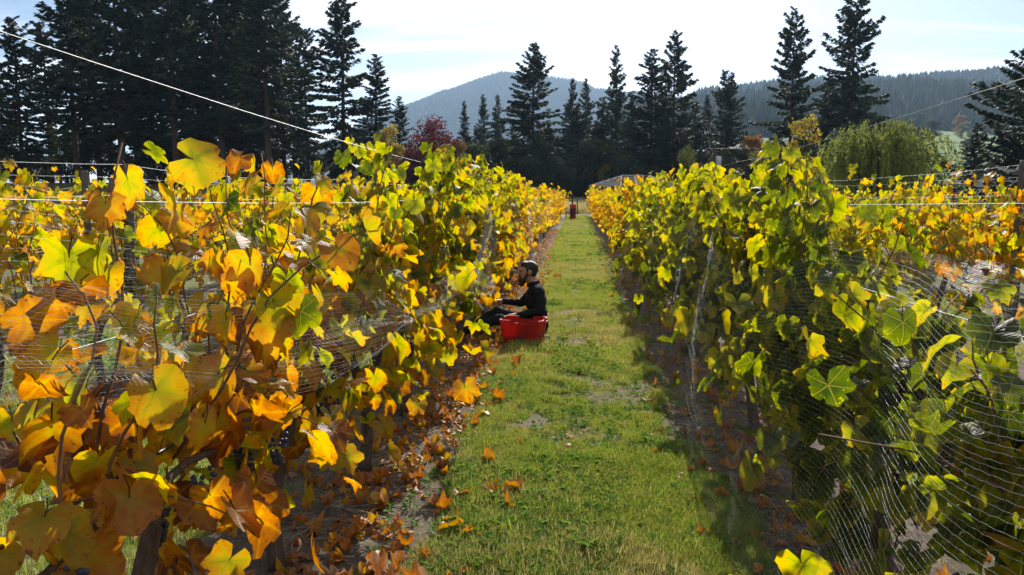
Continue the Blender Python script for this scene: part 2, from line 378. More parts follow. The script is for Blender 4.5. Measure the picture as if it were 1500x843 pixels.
def rosette(seed):
    r = np.random.default_rng(seed); parts = []
    for i in range(9):
        a = i * 2.4 + r.normal(0, .3); l = r.uniform(.018, .036); d = np.array([math.cos(a), math.sin(a), 0]); sd_ = np.array([-d[1], d[0], 0]) * l * .32; up = np.array([0, 0, r.uniform(.3, .9) * l])
        b0 = d * .006; parts.append((np.array([b0, b0 + d * l * .5 + sd_ + up * .7, b0 + d * l + up, b0 + d * l * .5 - sd_ + up * .7]) + [0, 0, .012], np.array([(0, 1, 2), (0, 2, 3)])))
    V, F = cat(parts); return mesh_np('rosette', V, F, M_WEED, False)
TU += [rosette(60 + i) for i in range(3)]
def grass_points(n, xr, yr, sc0, sc1, power=1.0):
    x = rng.uniform(*xr, n); y = yr[0] + (yr[1] - yr[0]) * rng.random(n) ** power
    gmk = grassmask(x, y); k = rng.random(n) < gmk * .97 + .05; x, y, gmk = x[k], y[k], gmk[k]
    s = rng.uniform(sc0, sc1, len(x)) * (.40 + .75 * vnoise(x, y, 1.1, 41) + .5 * vnoise(x, y, 5.5, 43) ** 2) * (.5 + .5 * gmk)
    dryp = .10 + .35 * (gmk < .75) + .34 * (vnoise(x, y, .7, 42) > .6)
    idx = np.where(rng.random(len(x)) < dryp, rng.integers(5, 7, len(x)), rng.integers(0, 5, len(x)))
    wd = rng.random(len(x)) < .03 + .22 * (vnoise(x, y, 1.4, 44) > .66) + .10 * (gmk < .7)
    idx = np.where(wd, rng.integers(7, 10, len(x)), idx); s = np.where(wd, np.maximum(s, .8), s)
    return np.stack([x, y, H(x, y)], 1), s, idx
sets = [grass_points(62000, (-.95, 1.05), (1.6, 7), .7, 1.25, 1.1), grass_points(36000, (-.95, 1.05), (7, 22), .9, 1.5, 1.35), grass_points(16000, (-.95, 1.05), (20, 59), 1.6, 2.4, 1.3),
        grass_points(12000, (-3.6, -1.3), (1.5, 12), 1.0, 1.7), grass_points(7000, (-6.1, -3.7), (4, 16), 1.4, 2.2), grass_points(12000, (1.3, 3.6), (2, 12), 1.0, 1.7), grass_points(4000, (3.7, 6.0), (6, 16), 1.4, 2.2)]
gp = np.concatenate([s[0] for s in sets]); gs = np.concatenate([s[1] for s in sets]); gi_ = np.concatenate([s[2] for s in sets])
rot = np.stack([rng.normal(0, .12, len(gp)), rng.normal(0, .12, len(gp)), rng.uniform(0, 6.28, len(gp))], 1)
scatter('grass', gp, rot, np.repeat(gs[:, None], 3, 1), gi_, TU, 'sunlit mown grass growing along the alleys between vine rows', 'grass')
# tall dry weeds past the row ends
n = 5200; x = rng.uniform(-34, 22, n); y = rng.uniform(60.5, 70, n); k = (np.abs(x - 2) > 5) | (y > 63); x, y = x[k], y[k]
DW = [tuft_mesh(70 + i, 22, .8, .22, .012, M_GR2) for i in range(3)]
scatter('weeds', np.stack([x, y, H(x, y)], 1), np.stack([0 * x, 0 * x, rng.uniform(0, 6, len(x))], 1), np.repeat(rng.uniform(.5, 1.25, (len(x), 1)), 3, 1), rng.integers(0, 3, len(x)), DW, 'tall dry brown weeds standing beyond the ends of the rows', 'weeds')

# ------------------------------------------------------------------ grape leaves
OUT = [(0, 1.0), (11, .86), (22, .80), (31, .60), (41, .80), (54, .95), (67, .80), (80, .70), (92, .55), (106, .70), (122, .76), (140, .66), (157, .58), (173, .16)]
def leaf_geo(seed, hi=True, curl=1.0):
    r = np.random.default_rng(seed); lobed = r.uniform(.1, .8)
    pts = [(a, rr) for a, rr in OUT] + [(-a, rr) for a, rr in OUT[:0:-1]]
    if not hi: pts = [pts[i] for i in (0, 3, 5, 8, 10, 12, 14, 16, 18, 21, 23)]
    pts = sorted(pts); a = np.array([p[0] for p in pts]); rr = np.array([p[1] for p in pts])
    if hi: rr = rr + (1 - lobed) * (np.clip(1.0 - np.abs(a) / 480, 0, 1) - rr) * .8 * (np.abs(a) < 160); a = a + r.normal(0, 2.2, len(a)); rr = rr * (1 + r.normal(0, .045, len(a)))
    t = np.radians(a); O = np.stack([np.sin(t) * rr * .98, np.cos(t) * rr], 1)
    n = len(O)
    if hi:
        mi = list(range(0, n, 2)); Mi = O[mi] * .52; k = len(mi)
        P2 = np.concatenate([[[0, 0]], Mi, O]); F = []
        for i in range(k - 1):
            F.append((0, 1 + i + 1, 1 + i)); o0 = 1 + k + mi[i]
            F += [(1 + i, o0 + 1, o0), (1 + i, 1 + i + 1, o0 + 1), (1 + i + 1, o0 + 2, o0 + 1)]
    else:
        P2 = np.concatenate([[[0, 0]], O]); F = [(0, i + 2, i + 1) for i in range(n - 1)]
    R_ = np.linalg.norm(P2, axis=1); ang = np.arctan2(P2[:, 0], P2[:, 1])
    cup = r.uniform(-.42, .36) * curl; fold = r.uniform(-.05, .42) * curl; wav = r.uniform(.05, .17) * curl
    z = cup * R_ ** 2 + fold * np.abs(P2[:, 0]) + wav * R_ * np.sin(ang * r.integers(3, 6) + r.uniform(0, 6)) - r.uniform(0, .45) * curl * np.clip(P2[:, 1], 0, 1) ** 2 + r.normal(0, .02, len(R_)) * R_
    V = np.column_stack([P2, z]); lp = np.column_stack([P2, 0 * z]); F = np.array(F)
    if hi:                                  # the leaf stalk
        pv, pf = tube([(0, 0, 0), (0, -.25, .04 + .1 * r.random()), (r.normal(0, .1), -.6, .2 * r.random())], [.022, .02, .024], 3, False)
        F = np.concatenate([F, pf + len(V)]); V = np.concatenate([V, pv]); lp = np.concatenate([lp, np.column_stack([pv[:, :2], np.ones(len(pv))])])
    return V, F, lp
HI = [leaf_geo(100 + i) for i in range(14)]; LO = [leaf_geo(200 + i, False) for i in range(8)]; CRISP = [leaf_geo(300 + i, True, 3.2) for i in range(8)]
def leaf_meshes(src, mat, nm):
    return [mesh_np(nm, V, F, mat, True, {'leaf_plane': ('FLOAT_VECTOR', lp), 'tone': ('FLOAT', np.zeros(len(V)))}) for V, F, lp in src]
ME_LEAF = leaf_meshes(HI, M_LEAF, 'leaf')
ME_FALL = leaf_meshes(CRISP, M_FALLEN, 'fallen_leaf')
def leaf_frames(az, droop, roll):
    o = np.stack([np.cos(az), np.sin(az), 0 * az], 1); z = np.array([0, 0, 1.0])
    tip = o * np.cos(droop)[:, None] - z * np.sin(droop)[:, None]; nor = o * np.sin(droop)[:, None] + z * np.cos(droop)[:, None]
    s = np.cross(tip, nor); c_, s_ = np.cos(roll)[:, None], np.sin(roll)[:, None]
    n2 = nor * c_ + s * s_; x = np.cross(tip, n2)
    return np.stack([x, tip, n2], 2)          # columns
def mass_mesh(src, pos, frames, size, tone, mat, nm, r):
    Vs, Fs, T, LP = [], [], [], []; off = 0
    which = r.integers(0, len(src), len(pos))
    for k, (V, F, lp) in enumerate(src):
        q = np.where(which == k)[0]
        if not len(q): continue
        W = np.einsum('nij,vj->nvi', frames[q], V) * size[q][:, None, None] + pos[q][:, None]
        Vs.append(W.reshape(-1, 3)); Fs.append((F[None] + (np.arange(len(q)) * len(V))[:, None, None]).reshape(-1, 3) + off); off += W.shape[0] * W.shape[1]
        T.append(np.repeat(tone[q], len(V))); LP.append(np.tile(lp, (len(q), 1)))
    return mesh_np(nm, np.concatenate(Vs), np.concatenate(Fs), mat, True, {'tone': ('FLOAT', np.concatenate(T)), 'leaf_plane': ('FLOAT_VECTOR', np.concatenate(LP))})

def vine_layout(seed, ncane=12, top=(1.35, 2.0), dens=1.0, low=40, thick=.22, lowz=.56):
    """canes and leaf placements of one vine along Y, base at the origin"""
    r = np.random.default_rng(seed); canes = []; pos = []; az = []; dr = []; sz = []
    for c in range(ncane):
        y0 = -.58 + 1.16 * (c + r.uniform(.15, .85)) / ncane; x0 = r.normal(0, .04); h = r.uniform(*top); n = 9
        lx = r.normal(0, thick); ly = r.normal(0, .16); arch = max(0, r.normal(.02, .18)); sgn = r.choice([-1, 1])
        s = np.linspace(0, 1, n); z = .82 + (h - .82) * (s - arch * s ** 3 * .7)
        x = x0 + lx * s + sgn * arch * s ** 3 * .8 + .02 * np.sin(s * 9 + c); y = y0 + ly * s + .02 * np.cos(s * 8 + c)
        P = np.stack([x, y, z], 1); canes.append((P, np.linspace(.0055, .0022, n)))
        nn = int((h - .82) / .07 * dens); ss = (np.arange(nn) + r.random(nn) * .6) / max(nn, 1)
        for i, q in enumerate(ss):
            p = np.array([np.interp(q, s, P[:, j]) for j in range(3)])
            side = math.pi * (i % 2) + r.normal(0, .75) if r.random() < .55 else r.uniform(0, 6.28)
            pos.append(p + np.array([math.cos(side), math.sin(side), .25]) * r.uniform(.03, .085)); az.append(side); dr.append(r.normal(.95, .38)); sz.append(r.uniform(.050, .096) * (1 - .3 * q))
            if r.random() < .42 * dens:   # a leaf on a side shoot
                side = r.uniform(0, 6.28); pos.append(p + np.array([math.cos(side) * .14, math.sin(side) * .12, r.normal(-.03, .05)]) * r.uniform(.7, 1.5)); az.append(side); dr.append(r.normal(.9, .45)); sz.append(r.uniform(.04, .08))
    for i in range(int(low)):              # leaves of the fruit zone and drooping side shoots
        side = r.uniform(0, 6.28); pos.append(np.array([r.normal(0, .16 if lowz > .5 else .20), r.uniform(-.6, .6), r.uniform(lowz, 1.05)])); az.append(side); dr.append(r.normal(1.0, .4)); sz.append(r.uniform(.05, .095))
    for i in range(3 if low > 25 else 1):              # a drooping side shoot of its own
        y0 = r.uniform(-.5, .5); sg = r.choice([-1, 1]); s = np.linspace(0, 1, 7)
        P = np.stack([sg * (.05 + .34 * s), y0 + r.normal(0, .15) * s, .9 + .12 * s - .5 * s ** 2 * r.uniform(.4, 1.1)], 1); canes.append((P, np.linspace(.004, .002, 7)))
        for q in np.linspace(.3, 1, 7):
            p = np.array([np.interp(q, s, P[:, j]) for j in range(3)]); side = r.uniform(0, 6.28)
            pos.append(p + np.array([math.cos(side), math.sin(side), .1]) * .04); az.append(side); dr.append(r.normal(.9, .4)); sz.append(r.uniform(.04, .085))
    pos = np.array(pos)
    return canes, pos, leaf_frames(np.array(az), np.array(dr), r.normal(0, .55, len(az))), np.array(sz), r
def trunk_geo(seed):
    r = np.random.default_rng(seed); s = np.linspace(0, 1, 8)
    P = np.stack([.08 * np.sin(s * 4 + r.uniform(0, 6)) * s, .09 * np.sin(s * 3.6 + r.uniform(0, 6)) * s, -.05 + .85 * s], 1)
    parts = [tube(P, .022 + .016 * (1 - s) ** 2 + .007 * r.random(8), 8)]
    for sg in (-1, 1):
        q = np.linspace(0, 1, 6); A = P[-1] - [0, 0, .03] + np.stack([.03 * np.sin(q * 5) * q, sg * .58 * q, .05 * q + .02 * np.sin(q * 6)], 1); parts.append(tube(A, .015 - .007 * q, 6))
    return cat(parts)
ME_TRUNK = [mesh_np('trunk', *trunk_geo(500 + i), M_BARK) for i in range(5)]
# shared foliage of the small, far vines
FARV = []
for i in range(7):
    canes, pos, fr, sz, r = vine_layout(600 + i, 12, (1.3, 1.95), .95, 46)
    fol = mass_mesh(LO, pos, fr, sz * 1.12, r.normal(0, .10, len(pos)) - .06 * (pos[:, 2] - 1.2), M_LEAF, 'foliage', r)
    cn = mesh_np('canes', *cat([tube(P[::2], rd[::2], 3, False) for P, rd in canes]), M_CANE)
    FARV.append((fol, cn))
def tone_at(row, y):
    if row < 0: return float(np.interp(y, [1, 2.6, 3.4, 4.6, 7, 10, 15, 20, 30], [.64, .63, .54, .47, .43, .49, .56, .60, .64]))
    return float(np.interp(y, [1, 3, 5, 9, 13, 16, 30], [.27, .29, .33, .36, .42, .56, .66]))
ORD = 'first second third fourth fifth sixth seventh eighth ninth tenth eleventh twelfth thirteenth fourteenth fifteenth sixteenth'.split()
LEFT_X, RIGHT_X = ROW0 - PITCHX, ROW0
MAN_Y = 8.95
def vine_label(k, y, i, fine, tone):
    hue = 'rust-orange' if tone > .61 else 'golden yellow' if tone > .47 else 'yellow-green' if tone > .36 else 'green and yellow'
    if k == -1:
        if fine:
            n = int(round(abs(y - MAN_Y) / 1.2 + (.5 if y < MAN_Y else .5)))
            n = max(1, min(n, 16))
            return '%s grapevine, %s %s the seated picker in his row' % (hue, ORD[n - 1], 'before' if y < MAN_Y else 'past'), 'vines of the row the picker sits by'
        return 'small golden grapevine far along the row the picker sits by', 'small far vines of the row the picker sits by'
    if k == 0:
        if fine: return '%s grapevine, %s along the netted row across the grass' % (hue, ORD[i]), 'vines of the row across the grass'
        return 'small golden grapevine far along the row across the grass from the picker', 'small far vines of the row across the grass'
    side = "on the willow's side" if k > 0 else 'toward the dense fir stand'
    nth = ['', 'second', 'third', 'fourth'][(k if k > 0 else -k - 1)]
    return 'grapevine in the %s row from the grass path %s' % (nth, side), 'vines of the %s row %s' % (nth, side)
def put_vine(k, i, y, fine, nlow=40):
    x = ROW0 + PITCHX * k + rng.normal(0, .02); tone = tone_at(k if k < 0 else 1, y)
    if k not in (-1, 0): tone = .56 + .06 * math.sin(y * 1.3 + k) if k < 0 else .50 + .08 * math.sin(y * .9 + k)
    lab, grp = vine_label(k, y, i, fine, tone)
    v = thing('grapevine', (x, y, float(H(x, y))), lab, 'grapevine', grp)
    ob('trunk', ME_TRUNK[int(rng.integers(5))], v, None, rng.choice([0, math.pi]))
    if not fine:
        fol, cn = FARV[int(rng.integers(7))]; a = float(rng.choice([0, math.pi])); s = (rng.uniform(.95, 1.25), 1, rng.uniform(.94, 1.06))
        f = ob('foliage', fol, v, None, a, s); f['kind'] = 'stuff'; f.color = (tone, 0, 0, 1); c = ob('canes', cn, v, None, a, s); c['kind'] = 'stuff'
        return
    seed = 1000 + (k + 9) * 100 + i
    if k == -1: lay = vine_layout(seed, (8 if y < 2.5 else 11) if y < 5 else 13, ((1.25, 1.78) if y < 2.5 else (1.35, 1.97)) if y < 5 else (1.45, 2.08), 1.0 if y < 5 else 1.25, 92 if y < 7 else 70, .17 if y < 5 else .2, .32 if y < 7 else .45)
    elif k == 0: lay = vine_layout(seed, 13, (1.3, 1.95), 1.32, 110, .20, .34) if y > 3.7 else vine_layout(seed, 11, (1.0, 1.34), 1.4, 150, .18, .30)
    else: lay = vine_layout(seed, 9, (1.3, 1.95), .9, 22, .16)
    canes, pos, fr, sz, r = lay
    for P, rd in canes: ob('cane', mesh_np('cane', *tube(P, rd, 5), M_CANE), v)
    which = r.integers(0, len(ME_LEAF), len(pos)); order = np.argsort(-sz)
    hz = (pos[:, 2] - 1.25)
    tn = tone + r.normal(0, .135, len(pos)) - .16 * hz * (1 if k == -1 else -.25) 
    if k == 0 and y < 13: tn = np.minimum(tn, np.where(r.random(len(pos)) < .08, .68, .47))
    tn = tn + .14 * (r.random(len(pos)) < .05)
    for q in order[:285]:
        o = bpy.data.objects.new('leaf', ME_LEAF[which[q]]); COL.objects.link(o); o.parent = v
        M4 = np.eye(4); M4[:3, :3] = fr[q] * sz[q] * 1.22; M4[:3, 3] = pos[q]
        o.matrix_basis = Matrix(M4.tolist()); o.color = (float(np.clip(tn[q], .05, .97)), 0, 0, 1)
    rest = order[285:]
    if len(rest):
        f = ob('foliage', mass_mesh(HI, pos[rest], fr[rest], sz[rest] * 1.22, np.clip(tn[rest], .05, .97), M_LEAF, 'foliage', r), v); f['kind'] = 'stuff'; f.color = (0, 0, 0, 1)
    if k == -1 and y < 4.6 or k == 0 and 3 < y < 6:
        for b in range(4 if k == -1 else 2): grape_bunch(v, np.array([r.normal(.10 if k < 0 else -.1, .06), r.uniform(-.5, .5), r.uniform(.66, .80)]), r)
m = Mat('grape_skin'); n_ = m.noise(30, 3, .5, m.obj()); M_GRAPE = m.done(m.princ(m.ramp(n_, [(.35, (.010, .010, .022)), (.7, (.05, .06, .11))]), .42, .5))
def bunch_mesh(seed):
    r = np.random.default_rng(seed); parts = []
    for i in range(44):
        z = -r.random() ** .8 * .13; rr = .038 * (1 + z / .19) ; a = r.uniform(0, 6.28); parts.append(ico((rr * math.cos(a), rr * math.sin(a), z), .0085, 1))
    return mesh_np('grape_bunch', *cat(parts), M_GRAPE)
ME_BUNCH = [bunch_mesh(i) for i in range(3)]
def grape_bunch(v, p, r): ob('grape_bunch', ME_BUNCH[int(r.integers(3))], v, p, r.uniform(0, 6))
SP = 1.2
for i, y in enumerate(np.arange(1.95, ROW_END, SP)): put_vine(-1, i, float(y), y < 16.2)
for i, y in enumerate(np.arange(1.75, ROW_END, SP)): put_vine(0, i, float(y), y < 16.2)
for i, y in enumerate(np.arange(3.4, ROW_END, SP)): put_vine(-2, i, float(y), y < 9)
for i, y in enumerate(np.arange(4.6, ROW_END, SP)): put_vine(1, i, float(y), y < 9)
for k, y0, y1 in ((-3, 7, 54), (2, 8.5, 54), (-4, 11, 40)):
    for i, y in enumerate(np.arange(y0, y1, SP)): put_vine(k, i, float(y), False)

# ------------------------------------------------------------------ posts, wires, hose
def post_mesh(seed):
    r = np.random.default_rng(seed); a = np.arange(10) / 10 * 6.283; zs = [-.1, .4, .9, 1.4, 1.86, 1.885]; V = []
    for j, z in enumerate(zs):
        rad = .046 - .003 * z + r.normal(0, .0012, 10)
        if j == 5: rad = rad * .9
        V += [(rad[i] * math.cos(a[i]) + .008 * math.sin(z * 2 + seed), rad[i] * math.sin(a[i]), z) for i in range(10)]
    F = []
    for j in range(5):
        for i in range(10): p, q = j * 10 + i, j * 10 + (i + 1) % 10; F += [(p, q, q + 10), (p, q + 10, p + 10)]
    F += [(50, 50 + i, 50 + i + 1) for i in range(1, 9)]
    return mesh_np('post', np.array(V), np.array(F), M_POST, False)
ME_POST = [post_mesh(i) for i in range(4)]
POSTS = {-1: [7.5, 14.4, 21, 27.5, 34, 40.5, 47, 53.5, 57.4], 0: [8.2, 14, 20.5, 28.5, 36, 43.5, 51, 57.4], 1: [6.9, 14, 21, 28, 35, 42, 49, 56], 2: [14.2, 21, 28, 35, 42, 49], -2: [6.2, 13, 20, 27, 34, 41, 48, 55], -3: [9.5, 16.5, 23.5, 31, 38, 45, 52], -4: [14, 21, 28, 35]}
ROWNAME = {-1: 'the row the picker sits by', 0: 'the row across the grass from the picker', 1: "the second row on the willow's side", 2: "the third row on the willow's side", -2: 'the second row toward the fir stand', -3: 'the third row toward the fir stand', -4: 'the fourth row toward the fir stand'}
for k, ys in POSTS.items():
    x = ROW0 + PITCHX * k
    for i, y in enumerate(ys):
        lab = 'weathered round trellis post, %s one standing in %s' % (ORD[i], ROWNAME[k])
        p = ob('trellis_post', ME_POST[i % 4], None, (x, y, float(H(x, y))), rng.uniform(0, 6), (1, 1, rng.uniform(.97, 1.06)))
        p.rotation_euler = (rng.normal(0, .012), rng.normal(0, .015), rng.uniform(0, 6)); tag(p, lab, 'post', 'trellis posts')
WIRES = {-1: [(.9, .006), (1.27, .0011), (1.585, .0009), (1.86, .0012)], 0: [(.9, .006), (1.25, .0011), (1.585, .001), (1.84, .0012)], 1: [(1.25, .0014), (1.6, .0014), (1.84, .0014)], -2: [(.9, .005), (1.25, .0014), (1.6, .0014), (1.84, .0014)], -3: [(1.6, .0014), (1.84, .0014)], 2: [(1.6, .0014), (1.84, .0014)]}
HN = {.9: 'lowest', 1.27: 'middle', 1.25: 'middle', 1.585: 'upper', 1.6: 'upper', 1.86: 'topmost', 1.84: 'topmost'}
for k, ws in WIRES.items():
    x = ROW0 + PITCHX * k; ys = POSTS[k]; y0 = {-1: .2, 0: .2}.get(k, ys[0] - 4.0)
    for h, rad in ws:
        P = []; stops = [y0] + ys
        for a, b in zip(stops[:-1], stops[1:]):
            for s in np.linspace(0, 1, 9)[:-1]:
                lift = .16 * (1 - s) if (a == y0 and k in (-1, 0) and h > 1.7) else .05 * (1 - s) if (a == y0 and h > 1.5) else 0   # the near end rises to its end post
                P.append((x + .05 * (1 if h < 1.8 else 0), a + (b - a) * s, float(H(x, a + (b - a) * s)) + h + lift - .05 * 4 * s * (1 - s)))
        P.append((x + .05 * (1 if h < 1.8 else 0), ys[-1], float(H(x, ys[-1])) + h))
        hose = h == .9
        o = ob('irrigation_hose' if hose else 'trellis_wire', mesh_np('wire', *tube(P, rad, 5), M_HOSE if hose else M_WIRE))
        tag(o, ('thin black irrigation hose strung along %s' if hose else HN[h] + ' shiny trellis wire strung along %s') % ROWNAME[k], 'hose' if hose else 'wire', 'trellis wires')

# ------------------------------------------------------------------ bird netting
m = Mat('net_plastic'); M_NET = m.done(m.mixs(.25, m.princ((.30, .31, .33), .3, .7), m.transl((.4, .4, .4))))
def net(name, y0, y1, prof, label, step=.045, space=.03, rad=.0008, seed=0, cross=1):
    """prof(t, y) -> x, z for t in 0..1 across the sheet"""
    ys = np.arange(y0, y1, step); L0 = 0; tt = np.linspace(0, 1, 40)
    x, z = prof(tt, (y0 + y1) / 2 + 0 * tt); L0 = np.sum(np.hypot(np.diff(x), np.diff(z))); nt_ = max(6, int(L0 / space)); ts = np.linspace(0, 1, nt_)
    Tm, Ym = np.meshgrid(ts, ys, indexing='ij'); x, z = prof(Tm, Ym)
    x = x + .05 * (vnoise(Ym, Tm * 3, 1.6, seed) - .5) + .02 * (vnoise(Ym, Tm * 9, 4.1, seed + 1) - .5); z = z + .06 * (vnoise(Ym + 9, Tm * 3, 1.3, seed + 2) - .5) + .005 * (vnoise(Ym + 3, Tm * 25, 5, seed + 3) - .5)
    z = np.maximum(z, H(x, Ym) + .012)
    zig = (np.arange(len(ys)) % 2 * 2 - 1)[None] * (np.arange(nt_) % 2 * 2 - 1)[:, None] * .05 * space
    P = np.stack([x, Ym + zig * .4, z + zig], -1); parts = [threads(P, rad)]
    if cross: parts.append(threads(np.swapaxes(P, 0, 1)[::cross], rad * .55))
    o = ob(name, mesh_np(name, *cat(parts), M_NET)); return tag(o, label, 'net', 'bird nets on the vine rows')
def pr_right(t, y):
    bulge = .07 * np.sin(y * 1.7) + .04 * np.sin(y * 4.1 + 1)
    x = RIGHT_X - .30 - bulge * (1 - t) - .22 * t ** 1.5 - .05 * np.sin(t * 3.1); z = (1.36 + .10 * np.sin(y * .9 + 1) + .05 * np.sin(y * 2.7)) * (1 - t) + .01
    return x, z
net('bird_net', 1.2, 14, pr_right, 'pale bird net stretched down to the ground along the row across the grass', .03, .018, .00025, 3, 1)
def pr_right2(t, y):
    x = RIGHT_X + .34 + .06 * np.sin(y * 2.1) + .25 * t ** 2; return x, (1.3 + .12 * np.sin(y * 1.2)) * (1 - t) + .02
net('bird_net', 2.2, 12, pr_right2, "pale bird net hanging on the willow's side of the row across the grass", .06, .03, .00035, 5, 2)
def pr_left(t, y):
    x = LEFT_X + .30 + .05 * np.sin(y * 2.3) + .06 * np.sin(t * 6 + y); top = np.interp(y, [1.2, 2.8, 5, 6.9], [1.48, 1.22, .97, 1.0]) + .03 * np.sin(y * 2.4); bot = top - .26 - .05 * np.sin(y * 2 + 2)
    return x, top + (bot - top) * t
net('bird_net', 1.25, 6.9, pr_left, 'pale bird net rolled up in a swag across the rust-orange vines', .025, .011, .00026, 7)
def pr_left2(t, y):
    x = LEFT_X + .34 + .10 * np.sin(y * 5) * t + .05 * np.sin(t * 7); top = .95 + .62 * np.exp(-((y - 7.75) / .42) ** 2); return x, top + (.62 - top) * t
net('bird_net', 6.6, 8.6, pr_left2, 'bunched white bird net pulled up around the post before the picker', .02, .012, .0007, 9)
def pr_left3(t, y):
    x = LEFT_X + .33 + .08 * np.sin(y * 1.9) + .14 * t; return x, (1.25 + .25 * np.sin(y * .8)) * (1 - t) + .05
net('bird_net', 10.2, 30, pr_left3, 'pale bird net hanging on the vines past the picker', .07, .04, .0008, 11, 2)
def pr_left4(t, y):
    x = LEFT_X - .35 - .2 * t + .05 * np.sin(y * 2); return x, (1.5 + .15 * np.sin(y * 1.1)) * (1 - t) + .02
net('bird_net', 1.6, 7.5, pr_left4, 'pale bird net hanging on the fir stand side of the rust-orange vines', .05, .03, .00045, 13, 2)
def pr_r2(t, y):
    x = ROW0 + PITCHX - .34 - .15 * np.sin(t * 5 + y * 1.7) - .05 * np.sin(y * 3.3); top = .98 + .08 * np.sin(y * 1.1); return x, top + (.62 + .1 * np.sin(y * 1.9) - top) * t
net('bird_net', 4.4, 11, pr_r2, "silvery bird net gathered in folds on the second row on the willow's side", .03, .012, .0006, 15)
def pr_l2(t, y):
    x = ROW0 - 2 * PITCHX + .34 + .12 * np.sin(t * 4 + y * 1.3); top = 1.15 + .1 * np.sin(y * 1.6); return x, top + (.45 - top) * t
net('bird_net', 3.2, 10, pr_l2, 'grey bird net hanging on the second row toward the fir stand', .05, .025, .00055, 17, 2)

# ------------------------------------------------------------------ fallen leaves and litter
def ground_leaf_spots(n):
    x, y = [], []
    while len(x) < n:
        yy = 1.6 + 14 * random.random() ** 1.7; side = random.random()
        if side < .74: xx = LEFT_X + .16 + abs(random.gauss(0, .30))
        elif side < .84: xx = random.uniform(-.7, .85)
        else: xx = RIGHT_X - .28 + random.gauss(0, .22)
        if side >= .74 and side < .84 and random.random() < .6: continue
        x.append(xx); y.append(yy)
    return np.array(x), np.array(y)
fx, fy = ground_leaf_spots(300)
for i in range(300):
    o = ob('fallen_leaf', ME_FALL[i % 8]); s = rng.uniform(.045, .075); u = rng.normal(0, .28, 2); gmk = float(grassmask(fx[i], fy[i]))
    o.location = (fx[i], fy[i], float(H(fx[i], fy[i])) + .012 + .022 * gmk); o.rotation_euler = (u[0] + (math.pi if rng.random() < .4 else 0), u[1], rng.uniform(0, 6.28)); o.scale = (s, s, s)
    t = float(np.clip(rng.normal(.72, .13), .42, 1)); o.color = (t, 0, 0, 1)
    hue = 'yellow' if t < .55 else 'orange' if t < .78 else 'curled brown'
    where = 'on the grass path' if gmk > .6 else 'on the bare soil beside the picker\'s row' if fx[i] < 0 else 'on the bare soil beside the netted row'
    tag(o, '%s fallen vine leaf lying %s' % (hue, where), 'leaf', 'fallen %s leaves %s' % (hue, where))
def litter(n, seed, xs, y0, y1, name, label, smin=.024, smax=.052):
    r = np.random.default_rng(seed); y = y0 + (y1 - y0) * r.random(n) ** 1.4; x = xs + np.abs(r.normal(0, .36, n)) * np.where(r.random(n) < .68, 1, -1)
    pos = np.stack([x, y, H(x, y) + .010 + .02 * r.random(n)], 1); fr = leaf_frames(r.uniform(0, 6.28, n), r.normal(0, .35, n), r.normal(0, .5, n) + math.pi * (r.random(n) < .4))
    o = ob(name, mass_mesh(CRISP, pos, fr, r.uniform(smin, smax, n), np.clip(r.normal(.74, .14, n), .40, 1.0), M_FALLEN, name, r)); o.color = (0, 0, 0, 1)
    return tag(o, label, 'leaf litter', None, 'stuff')
litter(2600, 1, LEFT_X + .05, 1.5, 36, 'leaf_litter', "brown leaf litter strewn along the foot of the picker's row")
litter(1000, 2, RIGHT_X - .1, 1.5, 26, 'leaf_litter', 'sparse brown leaf litter strewn under the netted row')
litter(700, 4, LEFT_X - PITCHX, 3.0, 14, 'leaf_litter', 'brown leaf litter strewn under the second row toward the fir stand')
M_STRAW = simple('straw', (.17, .13, .08), (.38, .31, .21), 20, .7, .3, .1)
def twigs(n, seed, xs, name, label):
    r = np.random.default_rng(seed); parts = []
    for i in range(n):
        y = 1.5 + 12 * r.random() ** 1.6; x = xs + r.normal(0, .26); a = r.uniform(0, 6.28); l = r.uniform(.03, .14); z = float(H(x, y)) + .008
        d = np.array([math.cos(a), math.sin(a), r.normal(0, .12)]) * l; c_ = np.array([x, y, z]); parts.append(tube([c_ - d, c_ + [0, 0, r.uniform(0, .012)], c_ + d], r.uniform(.0008, .0024), 3, False))
    return tag(ob(name, mesh_np(name, *cat(parts), M_STRAW)), label, 'twigs', None, 'stuff')
twigs(1500, 5, LEFT_X + .12, 'twig_litter', "dry straw and twigs on the soil under the picker's row")
twigs(800, 6, RIGHT_X - .12, 'twig_litter', 'dry straw and twigs on the soil under the netted row')

